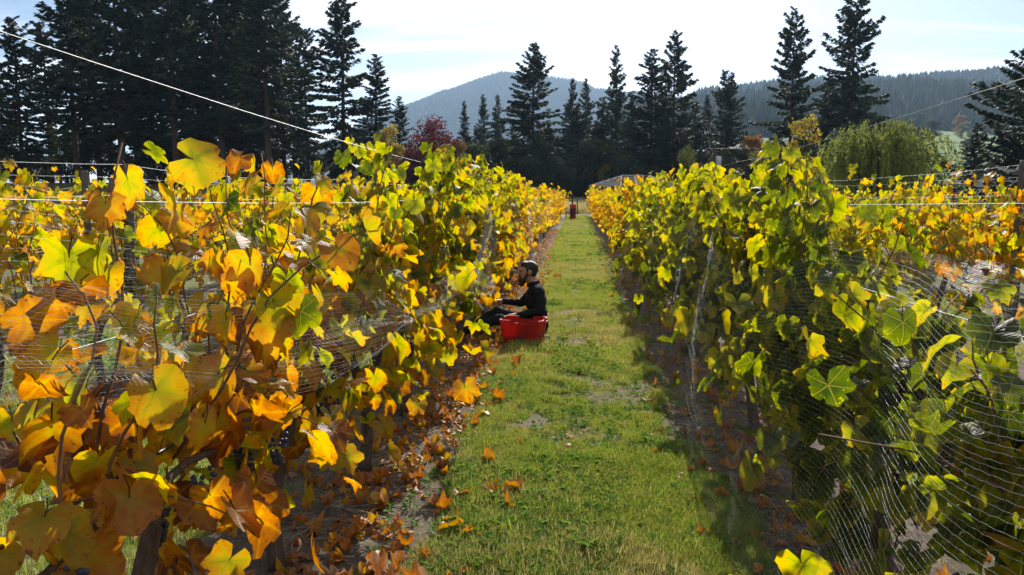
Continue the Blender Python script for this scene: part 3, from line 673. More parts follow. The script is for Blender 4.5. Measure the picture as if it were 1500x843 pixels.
# ------------------------------------------------------------------ trees
def conifer_geo(seed, Ht, Rad, bare=.12, gap=.25, droop=.35, density=1.0, prof=.8, spray=(.45, .95), flat=.5):
    r = np.random.default_rng(seed); s = np.linspace(0, 1, 9)
    Pt = np.stack([.25 * np.sin(s * 2.3 + seed) * s, .2 * np.sin(s * 2 + seed * 2) * s, Ht * s - .3], 1)
    woods = [tube(Pt, Ht * .0145 * (1 - s) ** .85 + .02, 7)]
    C, D, W, Ln, U = [], [], [], [], []
    z0 = Ht * bare; z = z0
    sect = r.random(12)
    while z < Ht * .985:
        f = (z - z0) / (Ht - z0); env = Rad * ((1 - f) ** prof) * (1 - .35 * math.exp(-f * 14)) + .18
        for b in range(int(r.integers(3, 6))):
            a = r.uniform(0, 6.28)
            if r.random() < gap * (1.2 if sect[int(a * 12 / 6.29)] < .35 else .6): continue
            Lb = env * r.uniform(.42, 1.22) * (.72 + .56 * sect[int(a * 12 / 6.29)]); up = .25 + .7 * f - .25 * (1 - f); dp = droop * (1.1 - f)
            q = np.linspace(0, 1, 6); o = np.array([math.cos(a), math.sin(a), 0])
            path = np.array([np.interp(z, Pt[:, 2], Pt[:, 0]), np.interp(z, Pt[:, 2], Pt[:, 1]), z]) + o * (Lb * q)[:, None] + np.array([0, 0, 1.0]) * (Lb * (up * q * .6 - dp * q ** 1.8 + .14 * q ** 4))[:, None]
            if Lb > .7: woods.append(tube(path[::2] if Lb < 2 else path, np.linspace(.012 + .012 * Lb, .008, len(path[::2] if Lb < 2 else path)), 3, False))
            n = int((6 + Lb * 20) * density); t = .12 + .9 * r.random(n) ** .75; t = np.clip(t, 0, 1)
            p = np.stack([np.interp(t, q, path[:, j]) for j in range(3)], 1); sd = np.array([-o[1], o[0], 0]); side = r.choice([-1, 1], n)
            wid = Lb * .26 * (1.15 - t) + .08
            lat = r.random(n) * wid; p = p + sd * (lat * side)[:, None] + np.array([0, 0, 1.0]) * (-.25 * lat - flat * .35 * r.random(n) * np.minimum(Lb, 2.5) * .4)[:, None]
            d = norm(o * (.55 + .5 * r.random(n))[:, None] + sd * (side * r.uniform(.1, 1.0, n))[:, None] + np.array([0, 0, 1.0]) * r.normal(-.28, .35, n)[:, None])
            C.append(p); D.append(d); Ln.append(r.uniform(*spray, n) * min(1, .45 + Lb * .3)); U.append(norm(np.array([0, 0, 1.0]) + r.normal(0, .55, (n, 3))))
        z += Ht * r.uniform(.010, .020) * (1.15 - .4 * f)
    C = np.concatenate(C); D = np.concatenate(D); Ln = np.concatenate(Ln)[:, None]; U = np.concatenate(U)
    S = norm(np.cross(D, U)); B = np.cross(S, D)
    wd = Ln * rng.uniform(.16, .30, (len(C), 1))
    V = np.stack([C - D * Ln * .4, C + S * wd - B * wd * .3, C + D * Ln * .62, C - S * wd - B * wd * .3], 1)
    i4 = np.arange(len(C))[:, None] * 4
    F = np.concatenate([np.concatenate([i4, i4 + 1, i4 + 2], 1), np.concatenate([i4, i4 + 2, i4 + 3], 1)])
    return cat(woods), (V.reshape(-1, 3), F)
def broad_geo(seed, Ht, Rad, n, lsz, blobs=16, stem=.06, low=.15, stems=1):
    r = np.random.default_rng(seed); woods = []; cs = []
    for i in range(blobs):
        f = r.random() ** .8; a = r.uniform(0, 6.28); z = Ht * (low + (.92 - low) * f); rad = Rad * math.sqrt(max(.08, 1 - ((f - .42) / .62) ** 2)) * r.uniform(.3, .85)
        c = np.array([rad * math.cos(a), rad * math.sin(a), z]); cs.append((c, Rad * r.uniform(.22, .42)))
        zb = Ht * r.uniform(.03, .4) * (z / Ht); q = np.linspace(0, 1, 5)[:, None]
        woods.append(tube(np.array([0, 0, zb]) * (1 - q) + c * q + np.array([0, 0, .12 * Ht]) * (q * (1 - q)), np.linspace(stem * .45, stem * .1, 5), 4, False))
    s = np.linspace(0, 1, 6)
    for k in range(stems): woods.append(tube(np.stack([r.normal(0, .1) + .1 * Rad * np.sin(s * 3 + k) * s, r.normal(0, .1) + 0 * s, -.2 + Ht * .72 * s], 1), stem * (1.1 - s * .85), 6))
    w_ = np.array([b[1] for b in cs]) ** 2; pick = r.choice(len(cs), n, p=w_ / w_.sum())
    C = np.array([cs[i][0] for i in pick]) + norm(r.normal(0, 1, (n, 3))) * (np.array([cs[i][1] for i in pick]) * r.random(n) ** .45)[:, None] * np.array([1, 1, .75])
    C[:, 2] = np.maximum(C[:, 2], .12)
    D = norm(r.normal(0, 1, (n, 3)) - [0, 0, .3]); U = norm(r.normal(0, 1, (n, 3))); S = norm(np.cross(D, U)); B = np.cross(S, D); Ln = r.uniform(.6, 1.3, (n, 1)) * lsz; wd = Ln * .36
    V = np.stack([C - D * Ln * .5, C + S * wd + B * wd * .3, C + D * Ln * .5, C - S * wd + B * wd * .3], 1); i4 = np.arange(n)[:, None] * 4
    return cat(woods), (V.reshape(-1, 3), np.concatenate([np.concatenate([i4, i4 + 1, i4 + 2], 1), np.concatenate([i4, i4 + 2, i4 + 3], 1)]))
def tree_kind(geo, mat):
    return mesh_np('trunk', *geo[0], M_TRUNK), mesh_np('crown', *geo[1], mat, False)
def put_tree(name, kind, px, Y, top_py, ref_h, label, group=None, wide=1.0, category='tree', rot=None):
    p = pix(px, top_py, Y); x = p[0]; z0 = float(H(x, Y)); h = p[2] - z0; s = h / ref_h
    t = thing(name, (x, Y, z0), label, category, group, rng.uniform(0, 6.28) if rot is None else rot)
    for nm, me in zip(('trunk', 'crown'), kind): ob(nm, me, t, None, None, (s * wide, s * wide, s))
    return t
# stand firs: bare lower trunks, ragged crowns; open firs; dense spruces
FIRS = [tree_kind(conifer_geo(800 + i, 28, r_, b_, g_, d_, .85, p_), M_FIR) for i, (r_, b_, g_, d_, p_) in enumerate(((5.4, .16, .20, .36, .55), (4.8, .22, .26, .32, .5), (5.8, .12, .16, .42, .6), (4.6, .26, .28, .3, .45)))]
OPEN = [tree_kind(conifer_geo(820 + i, 24, r_, b_, g_, d_, .95, p_, (.4, .85)), M_FIR) for i, (r_, b_, g_, d_, p_) in enumerate(((5.9, .08, .30, .40, .72), (6.6, .04, .22, .46, .66), (5.2, .06, .26, .40, .74)))]
SPRU = [tree_kind(conifer_geo(840 + i, 18, r_, .03, .08, .30, 1.1, .88, (.35, .7)), M_FIR2) for i, r_ in enumerate((3.4, 2.9, 4.0))]
stand = 'tall dark fir deep in the dense stand, half hidden behind its front trees'
for i, (px, Y, ty) in enumerate(((-70, 80, -30), (-25, 84, 20), (18, 78, 22), (92, 82, -75), (128, 90, -45), (160, 79, -95), (205, 86, -70), (240, 80, -120), (282, 92, -80), (312, 81, -100), (350, 88, -60), (382, 80, -85), (408, 94, -8), (445, 90, 38), (-45, 98, -40), (60, 104, 30), (110, 108, -20), (185, 106, -60), (260, 110, -40), (330, 108, -50), (370, 112, -30), (425, 112, 30))):
    lab = stand if i > 13 else 'tall dark fir, %s in the front of the dense stand counted from the free-standing fir' % ORD[13 - i]
    put_tree('fir_tree', FIRS[i % 4], px, Y, ty, 28, lab, 'firs of the dense stand', rng.uniform(.85, 1.15))
put_tree('fir_tree', OPEN[0], 497, 84, -22, 24, 'tall fir standing free at the edge of the dense stand', None, .92)
put_tree('fir_tree', OPEN[2], 549, 88, 78, 24, 'slim fir between the edge of the dense stand and the red maple', None, 1.15)
put_tree('fir_tree', OPEN[2], 585, 92, 140, 24, 'short fir just beside the red maple', None, 1.0)
put_tree('spruce_tree', SPRU[1], 682, 105, 147, 18, 'small pointed spruce standing alone past the red maple')
put_tree('spruce_tree', SPRU[1], 708, 108, 137, 18, 'narrow twin spruce, one of a pair past the red maple', 'twin spruces')
put_tree('spruce_tree', SPRU[0], 729, 112, 137, 18, 'narrow twin spruce, one of a pair past the red maple', 'twin spruces', .8)
put_tree('fir_tree', OPEN[1], 781, 92, 60, 24, 'broad tall fir with shaggy drooping boughs above the end of the picker\'s row', None, .95)
put_tree('spruce_tree', SPRU[0], 838, 104, 112, 18, 'slender spruce in the gap behind the broad shaggy fir', 'slender spruces', .8)
put_tree('spruce_tree', SPRU[2], 860, 102, 114, 18, 'slender spruce in the gap behind the broad shaggy fir', 'slender spruces', .8)
put_tree('spruce_tree', SPRU[2], 905, 94, 64, 18, 'tall pointed spruce rising above the grass path\'s end', None, .72)
put_tree('fir_tree', OPEN[2], 957, 96, 70, 24, 'tall fir standing close behind the slatted shade house', None, 1.1)
put_tree('fir_tree', OPEN[0], 991, 92, 43, 24, 'tallest fir of the clump behind the slatted shade house', None, .8)
put_tree('spruce_tree', SPRU[1], 1036, 112, 138, 18, 'lower dark spruce behind the utility pole')
put_tree('fir_tree', OPEN[1], 1066, 95, 101, 24, 'broad dark fir rising directly behind the utility pole', None, .78)
put_tree('fir_tree', OPEN[0], 1166, 84, 10, 24, 'slim open fir, shorter of the two beside the willow', None, .78)
put_tree('fir_tree', OPEN[1], 1256, 88, -16, 24, 'tall open fir, taller of the two beside the willow', None, .82)
put_tree('spruce_tree', SPRU[2], 1215, 92, 105, 18, 'dense dark spruce filling the gap between the two open firs', None, 1.2)
put_tree('spruce_tree', SPRU[0], 1432, 70, 178, 18, 'small dark spruce in front of the green meadow', None, 1.55)
CED = tree_kind(conifer_geo(861, 10, 5.0, .05, .16, .12, 1.5, .75, (.25, .5), .15), M_CEDAR)
put_tree('cedar_tree', CED, 1522, 44, 62, 10, 'spreading cedar with flat layered boughs beside the grey-roofed house', None, .95)
for i, (px, Y, ty, wd) in enumerate(((600, 96, 205, 1.2), (655, 98, 196, 1.1), (700, 96, 188, 1.1), (752, 94, 180, 1.2), (806, 93, 175, 1.2), (846, 92, 150, 1.2), (884, 92, 140, 1.2), (930, 93, 132, 1.2), (972, 92, 140, 1.2), (1020, 94, 150, 1.2), (1062, 94, 185, 1.2), (1095, 96, 190, 1.1), (1140, 95, 195, 1.2), (1195, 96, 180, 1.2), (1245, 96, 176, 1.2))):
    put_tree('young_spruce', SPRU[i % 3], px, Y + 6, ty, 18, 'low dark young conifer filling the wood edge under the tall firs', 'young conifers of the wood edge', wd * 1.25)
BUSH = [tree_kind(broad_geo(900 + i, 5, 2.9, 5200, .24, 22, .09, .05, 3), M_DARKBUSH) for i in range(3)]
for i, px in enumerate((-60, -8, 48, 100, 148, 196, 250, 300, 352, 400, 446, 500, 540, 590, 640, 690, 735, 778, 820, 862, 900, 945, 985, 1030, 1075, 1120, 1170)):
    put_tree('dark_bush', BUSH[i % 3], px + rng.uniform(-6, 6), (88 if px > 560 else 96) + rng.uniform(-4, 6), rng.uniform(205, 232) if px > 560 else rng.uniform(190, 225), 5, 'dark leafy bush in the undergrowth beneath the firs', 'undergrowth bushes', 1.1, 'bush')
YB = tree_kind(broad_geo(920, 6, 2.0, 3600, .20, 20, .08, .08, 2), M_YELLOW); YB2 = tree_kind(broad_geo(921, 5, 1.9, 2600, .20, 16, .07, .08, 2), M_YELLOW)
OL = tree_kind(broad_geo(922, 5, 2.2, 4200, .17, 20, .08, .04, 3), M_OLIVE); OR = tree_kind(broad_geo(923, 5, 1.9, 3200, .2, 18, .08, .08, 2), M_ORANGE)
RM = tree_kind(broad_geo(924, 6, 3.0, 6500, .18, 30, .1, .1, 3), M_MAPLE); PU = tree_kind(broad_geo(925, 4, 2.4, 4200, .17, 20, .08, .03, 3), M_PURPLE)
put_tree('red_maple', RM, 626, 72, 172, 6, 'crimson-leaved maple behind the tops of the picker\'s row', None, .85)
put_tree('purple_shrub', PU, 600, 68, 226, 4, 'dark purple shrub at the foot of the crimson maple', None, 1.0, 'shrub')
put_tree('birch_tree', YB, 570, 80, 178, 6, 'yellow-leaved birch at the edge of the dense fir stand', None, .75)
put_tree('yellow_shrub', YB2, 502, 86, 196, 5, 'yellow shrub at the foot of the free-standing tall fir', None, .6, 'shrub')
put_tree('yellow_shrub', YB2, 12, 86, 170, 5, 'yellow-green shrub glowing among the trunks at the end of the fir stand', None, .9, 'shrub')
for px, ty, wd in ((85, 178, .6), (215, 185, .5), (318, 205, .5), (405, 212, .5)): put_tree('olive_shrub', OL, px, 90, ty, 5, 'dim olive shrub among the trunks of the fir stand', 'olive shrubs in the stand', wd, 'shrub')
put_tree('olive_shrub', OL, 1004, 64, 212, 5, 'olive-leaved shrub between the shade house and the utility pole', None, .6, 'shrub')
put_tree('olive_shrub', OL, 1118, 66, 218, 5, 'olive-leaved shrub past the utility pole', None, .7, 'shrub')
put_tree('orange_shrub', OR, 1102, 84, 198, 5, 'orange-leaved shrub under the broad fir by the utility pole', None, .6, 'shrub')
put_tree('yellow_shrub', YB2, 888, 86, 240, 5, 'small yellow shrub at the wood edge above the grass path\'s end', None, .9, 'shrub')
put_tree('golden_sapling', tree_kind(broad_geo(926, 6, 1.5, 620, .22, 12, .05, .25, 1), M_YELLOW), 1178, 40, 162, 6, 'tall golden sapling in front of the shorter open fir', None, .7)
put_tree('orange_shrub', OR, 672, 84, 206, 5, 'russet shrub beside the crimson maple', None, .7, 'shrub')
# willow: arching limbs with hanging strands
def willow_geo(seed, Ht, Rad):
    r = np.random.default_rng(seed); woods = [tube([(0, 0, -.2), (.1, 0, Ht * .2), (.05, .1, Ht * .45)], [.3, .24, .16], 7)]; C, D, Ln = [], [], []
    for i in range(150):
        a = r.uniform(0, 6.28); o = np.array([math.cos(a), math.sin(a), 0]); L_ = Rad * r.uniform(.25, 1.0); top = Ht * r.uniform(.72, 1.03) * (1 - .25 * (L_ / Rad) ** 2); q = np.linspace(0, 1, 7)
        P = o * (L_ * q)[:, None] + np.array([0, 0, 1.0]) * (Ht * .4 + (top - Ht * .4) * np.sin(q * math.pi * .62) / math.sin(math.pi * .62) * 1.0)[:, None]
        woods.append(tube(P, np.linspace(.045, .01, 7), 4, False))
        for k in range(9):
            t = r.uniform(.2, 1); b = np.array([np.interp(t, q, P[:, j]) for j in range(3)]); hang = min(b[2] - .2, r.uniform(1.0, 3.0)); n = int(hang * 9); s = np.linspace(0, 1, n) ** .9
            fw = r.uniform(.15, .5); strand = b + o * (fw * (1 - (1 - s) ** 2))[:, None] + np.array([0, 0, -1.0]) * (hang * s ** 1.3)[:, None] + r.normal(0, .05, (n, 3))
            C.append(strand); D.append(norm(np.array([0, 0, -1.0]) + o * .25 + r.normal(0, .38, (n, 3)))); Ln.append(r.uniform(.16, .34, n))
    C = np.concatenate(C); D = np.concatenate(D); Ln = np.concatenate(Ln)[:, None]; n = len(C); U = norm(r.normal(0, 1, (n, 3))); S = norm(np.cross(D, U)); wd = Ln * .16
    V = np.stack([C - D * Ln * .5, C + S * wd, C + D * Ln * .5, C - S * wd], 1); i4 = np.arange(n)[:, None] * 4
    return cat(woods), (V.reshape(-1, 3), np.concatenate([np.concatenate([i4, i4 + 1, i4 + 2], 1), np.concatenate([i4, i4 + 2, i4 + 3], 1)]))
put_tree('willow_tree', tree_kind(willow_geo(930, 6, 4.4), M_WILLOW), 1290, 46, 178, 6, 'yellow-green weeping willow with hanging strands before the tall open firs', None, 1.02)
for i, (px, py_, Y, hh) in enumerate(((1338, 205, 330, 7), (1356, 200, 380, 9), (1402, 205, 420, 8), (1420, 212, 300, 5), (1340, 178, 560, 13), (1400, 176, 560, 12), (1445, 190, 500, 10), (1470, 186, 520, 11), (1490, 198, 450, 9))):
    p = pix(px, 285, Y); x = p[0]; z = float(H(x, Y)); kd = (BUSH[i % 3], OR, OL)[(0, 0, 2, 0, 0, 1, 0, 2, 0)[i]]; s = hh / 5
    t = thing('field_tree', (x, Y, z - .2), 'small hazy tree in the hedgerow across the far green meadow', 'tree', 'hedgerow trees on the meadow', rng.uniform(0, 6))
    for nm, me in zip(('trunk', 'crown'), kd): ob(nm, me, t, None, None, (s * 1.3, s * 1.3, s))

# ------------------------------------------------------------------ far fence, shade house, pole, house
M_GREYWOOD = simple('grey_board', (.30, .29, .28), (.52, .50, .48), 6, .75, .3, .3, (1, 8, 8))
M_WHITE = simple('white_sheet', (.62, .64, .66), (.80, .80, .80), 2, .5, .4, .1)
fen = thing('wire_fence', (0, 62, 0), 'wire fence on wooden posts along the end of the vineyard', 'fence')
fxs = np.arange(-38, 0.1, 3.8)
for x in fxs: ob('post', ME_POST[int(rng.integers(4))], fen, (x, 0, float(H(x, 62))), None, (1.1, 1.1, .72))
for h in (.4, .8, 1.2): ob('wire', mesh_np('wire', *tube([(x, 0, float(H(x, 62)) + h) for x in fxs], .006, 4), M_WIRE), fen)
# slatted shade house with a low hipped roof
sx0, sx1, sy, sz_e, sz_r = pix(868, 285, 68)[0], pix(1000, 285, 68)[0], 68, 2.15, 3.05
sh = thing('shade_house', (0, 0, float(H(3, 68))), 'open shed with a low roof of pale slats at the end of the grass path', 'shed')
D_ = 7.0; cx = (sx0 + sx1) / 2; Rx0, Rx1 = sx0 + 2.6, sx1 - 2.6
for x in np.linspace(sx0 + .1, sx1 - .1, 4):
    for y in (sy, sy + D_): ob('post', mesh_np('post', *box(x - .06, x + .06, y - .06, y + .06, -.4, sz_e), M_GREYWOOD, False), sh)
def slat(A, B, w_, t_=.03):
    A, B = np.array(A), np.array(B); d = norm(B - A); s = norm(np.cross(d, [0, 0, 1.0])); return mesh_np('roof_slat', *tube([A, B], w_, 4), M_GREYWOOD, False)
for i, f in enumerate(np.linspace(0, 1, 6)):
    z = sz_e + (sz_r - sz_e) * f
    y0_, y1_ = sy - .2 + (D_ / 2 + .2) * f, sy + D_ + .2 - (D_ / 2 + .2) * f; x0_, x1_ = sx0 - .2 + (Rx0 - sx0 + .2) * f, sx1 + .2 - (sx1 - Rx1 + .2) * f
    for A, B in (((x0_, y0_, z), (x1_, y0_, z)), ((x0_, y1_, z + .004), (x1_, y1_, z + .004)), ((x0_, y0_, z + .002), (x0_, y1_, z + .002)), ((x1_, y0_, z + .002), (x1_, y1_, z + .002))):
        if np.linalg.norm(np.array(A) - B) > .3: ob('roof_slat', slat(A, B, .042), sh)
for A, B in (((sx0 - .2, sy - .2, sz_e - .06), (Rx0, sy + D_ / 2, sz_r - .06)), ((sx1 + .2, sy - .2, sz_e - .06), (Rx1, sy + D_ / 2, sz_r - .06)), ((sx0 - .2, sy + D_ + .2, sz_e - .06), (Rx0, sy + D_ / 2, sz_r - .06)), ((sx1 + .2, sy + D_ + .2, sz_e - .06), (Rx1, sy + D_ / 2, sz_r - .06)), ((cx, sy - .2, sz_e - .06), (cx, sy + D_ / 2, sz_r - .06)), ((cx - 1.4, sy - .2, sz_e - .06), (cx - 1.2, sy + D_ / 2, sz_r - .06))):
    ob('rafter', mesh_np('rafter', *tube([A, B], .07, 4), M_GREYWOOD, False), sh)
for x0_, x1_ in ((cx - .6, cx + .55), (cx + .62, cx + 1.9)): ob('wall_panel', mesh_np('wall_panel', *box(x0_, x1_, sy + 1.0, sy + 1.04, .5, 1.8), M_WHITE, False), sh)
# utility pole
up = pix(1046, 222, 76); uz = float(H(up[0], 76)); M_GALV = simple('grey_metal', (.32, .34, .36), (.48, .5, .52), 8, .45, .5, .1, None, .3)
u = thing('utility_pole', (up[0], 76, uz), 'wooden utility pole with a grey transformer at the wood edge', 'utility pole')
ht = up[2] - uz + .4
ob('pole', mesh_np('pole', *tube([(0, 0, -.3), (0, 0, ht)], [.14, .10], 8), M_TRUNK), u); ob('crossarm', mesh_np('crossarm', *box(-.8, .8, -.05, .05, ht - .42, ht - .30), M_TRUNK, False), u)
ob('transformer', mesh_np('transformer', *tube([(.42, -.1, ht - 1.9), (.42, -.1, ht - 1.85), (.42, -.1, ht - .95), (.42, -.1, ht - .86)], [.2, .26, .26, .2], 12), M_GALV), u)
for sx_ in (-.7, .7): ob('insulator', mesh_np('insulator', *tube([(sx_, 0, ht - .3), (sx_, 0, ht - .14)], [.05, .035], 6), M_GALV), u)
for sx_ in (-.7, .7): ob('power_line', mesh_np('power_line', *tube([(sx_ + 22 * s, 8 * s, ht - .12 + 1.5 * s - 1.6 * s * (1 - s)) for s in np.linspace(0, 1, 12)], .012, 4), M_HOSE), u)
# grey-roofed house at the meadow's near side
hx = pix(1507, 285, 58)[0]; hz_ = float(H(hx, 58)); M_ROOF = simple('grey_shingles', (.17, .17, .18), (.27, .27, .28), 5, .85, .2, .5); M_WALL = simple('cream_siding', (.5, .48, .43), (.62, .6, .55), 3, .7, .3, .2, (.2, .2, 8))
hs_ = thing('house', (hx + 4.2, 58, hz_), 'low house with a grey gabled roof beside the spreading cedar', 'house')
ob('wall', mesh_np('wall', *box(-4, 4, 0, 8, -.3, 2.6), M_WALL, False), hs_)
rv = np.array([(-4.5, -.5, 2.55), (4.5, -.5, 2.55), (4.5, 8.5, 2.55), (-4.5, 8.5, 2.55), (-4.5, 4, 4.4), (4.5, 4, 4.4)]); rv2 = rv + [0, 0, .16]
RF = np.array([(0, 1, 5), (0, 5, 4), (2, 3, 4), (2, 4, 5)])
ob('roof', mesh_np('roof', *cat([(rv2, RF), (rv, RF[:, ::-1]), (np.concatenate([rv[[0, 1]], rv2[[0, 1]]]), np.array([(0, 1, 3), (0, 3, 2)])), (np.concatenate([rv[[0, 4, 3]], rv2[[0, 4, 3]]]), np.array([(0, 3, 4), (0, 4, 1), (1, 4, 5), (1, 5, 2)]))]), M_ROOF, False), hs_)
ob('gable', mesh_np('gable', np.array([(-4.003, .1, 2.55), (-4.003, 7.9, 2.55), (-4.003, 4, 4.25), (-3.9, .1, 2.55), (-3.9, 7.9, 2.55), (-3.9, 4, 4.25)]), np.array([(0, 2, 1), (3, 4, 5), (0, 1, 4), (0, 4, 3)]), M_WALL, False), hs_)
M_GLASS = simple('dark_glass', (.02, .025, .03), (.03, .035, .04), 3, .08, .6, 0)
for y in (1.5, 5.0):
    wn = ob('window', mesh_np('window', *box(-4.05, -4.003, y, y + 1.3, .95, 2.1), M_WHITE, False), hs_); ob('pane', mesh_np('pane', *box(-4.058, -4.052, y + .08, y + 1.22, 1.03, 2.02), M_GLASS, False), wn)

# ------------------------------------------------------------------ red picking crates
m = Mat('red_plastic'); n_ = m.noise(18, 5, .6, m.obj()); M_RED = m.done(m.mixs(.30, m.princ(m.ramp(n_, [(.3, (.42, .014, .010)), (.7, (.56, .026, .018))]), .42, .45, n_, .08, .002), m.transl((.75, .035, .02))))
m = Mat('dark_red_plastic'); M_DRED = m.done(m.princ((.09, .012, .012), .5, .4))
def crate_geo(Lx=.48, Wy=.34, Hz=.25):
    """tapered lug with three bays: the middle bay of each long side is pushed in and stands lower"""
    def ring(s, inset):
        a, b = Lx / 2 * s - inset, Wy / 2 * s - inset; n = .022; c = .03
        long_ = [(-a + c, 1), (-a * .34, 1), (-a * .28, 0), (a * .28, 0), (a * .34, 1), (a - c, 1)]
        P = [(x, -b + (0 if o else n), 0 if o else 1) for x, o in long_] + [(a, -b + c, 0), (a, -b * .35, 0), (a - n, -b * .28, 1), (a - n, b * .28, 1), (a, b * .35, 0), (a, b - c, 0)]
        return np.array(P + [(-x, -y, k) for x, y, k in P])
    lv = [(.84, 0.0, 0), (.86, .0, .01), (.93, .0, Hz * .55), (.985, .0, Hz - .035), (1.0, .0, Hz - .034), (1.0, .0, Hz), (1.0, .012, Hz), (.985, .010, Hz - .03), (.93, .006, Hz * .55), (.86, .006, .012)]
    V = []; n = 24
    for s, ins, z in lv:
        r_ = ring(s, ins); dip = r_[:, 2] * (.030 if z > Hz - .04 else .012 if z > .1 else 0)
        V.append(np.column_stack([r_[:, :2], z - dip]))
    V = np.concatenate(V); F = []
    for j in range(len(lv) - 1):
        for i in range(n): p, q = j * n + i, j * n + (i + 1) % n; F += [(p, q, q + n), (p, q + n, p + n)]
    V = np.concatenate([V, [[0, 0, 0], [0, 0, .012]]]); e = len(lv) * n; k = (len(lv) - 1) * n
    F += [(e, (i + 1) % n, i) for i in range(n)] + [(e + 1, k + i, k + (i + 1) % n) for i in range(n)]
    return V, np.array(F)
CRV, CRF = crate_geo(); ME_CR = mesh_np('crate_shell', CRV, CRF, M_RED, False); ME_CRD = mesh_np('crate_shell', CRV, CRF, M_DRED, False)
crp = (-.575, 8.52); CRZ = float(H(*crp)) + .012
crate = thing('picking_crate', (*crp, CRZ), 'open red plastic picking crate on the grass in front of the seated man', 'crate', None, R(-8))
ob('shell', ME_CR, crate)
for sx_ in (-1, 1): ob('handle', mesh_np('handle', *tube([(sx_ * .242, -.07, .205), (sx_ * .256, -.055, .222), (sx_ * .256, .055, .222), (sx_ * .242, .07, .215)], .008, 6), M_RED), crate)
# a few bunches lie inside
for i in range(5):
    b = ob('grape_bunch', ME_BUNCH[i % 3], None, (crp[0] + rng.uniform(-.17, .17), crp[1] + rng.uniform(-.1, .1), CRZ + .055)); b.rotation_euler = (1.45, 0, rng.uniform(0, 6)); tag(b, 'cut dark grape bunch lying in the red picking crate', 'grapes', 'cut grape bunches in the crate')
fp = pix(839, 320, 50); fcz = float(H(fp[0], 51))
for i in range(4):
    o = thing('picking_crate', (fp[0], 51, fcz + .01 + .235 * i), ('%s picking crate, %s up in the stack at the end of the grass path') % ('dark red' if i in (1, 2) else 'red', ORD[i]), 'crate', 'stacked crates at the path end', R(80))
    ob('shell', ME_CRD if i in (1, 2) else ME_CR, o, None, None, (1.05, 1.05, 1))
bn = thing('wooden_bench', (fp[0] - .95, 51.5, fcz), 'low grey wooden bench beside the stack of crates', 'bench')
ob('seat', mesh_np('seat', *box(-.62, .62, -.2, .2, .72, .78), M_GREYWOOD, False), bn)
for x in (-.5, .5):
    for y in (-.14, .14): ob('leg', mesh_np('leg', *box(x - .04, x + .04, y - .04, y + .04, -.05, .72), M_GREYWOOD, False), bn)
tag(ob('wooden_stake', mesh_np('wooden_stake', *tube([(0, 0, -.1), (.02, 0, .8), (0, 0, 1.62), (0, 0, 1.68)], [.05, .048, .045, .02], 7), M_TRUNK), None, (fp[0] - .05, 51.6, fcz)), 'dark stake standing upright behind the stack of crates', 'stake')

# ------------------------------------------------------------------ the seated picker
class Body:
    def __init__(s): s.p = []
    def cap(s, a, b, ra, rb, lab): s.p.append((np.array(a, float), np.array(b, float), ra, rb, lab, None))
    def ell(s, c, r, lab, rot=None): s.p.append((np.array(c, float), None, np.array(r, float), None, lab, rot))
    def geo(s):
        parts = []
        for a, b, ra, rb, lab, rot in s.p:
            if b is None:
                V, F = ico((0, 0, 0), ra, 2)
                if rot is not None: V = V @ np.array(rot).T
                parts.append((V + a, F))
            else:
                d = b - a; l = np.linalg.norm(d); n = 7; q = np.linspace(0, 1, n)
                P = [a - d / l * ra * .7] + [a + d * t for t in q] + [b + d / l * rb * .7]; rr = [ra * .7] + list(ra + (rb - ra) * q) + [rb * .7]
                P = [a - d / l * ra * .98] + P + [b + d / l * rb * .98]; rr = [ra * .2] + rr + [rb * .2]
                parts.append(tube(P, rr, 14))
        return cat(parts)
    def label(s, X):
        best = np.full(len(X), 1e9); lab = np.zeros(len(X), int)
        for a, b, ra, rb, lb, rot in s.p:
            if b is None:
                Y_ = X - a
                if rot is not None: Y_ = Y_ @ np.array(rot)
                k = np.linalg.norm(Y_ / ra, axis=1); d = (k - 1) * ra.min()
            else:
                t = np.clip(((X - a) @ (b - a)) / ((b - a) @ (b - a)), 0, 1); d = np.linalg.norm(X - a - t[:, None] * (b - a), axis=1) - (ra + (rb - ra) * t)
            u = d < best; best[u] = d[u]; lab[u] = lb
        return lab
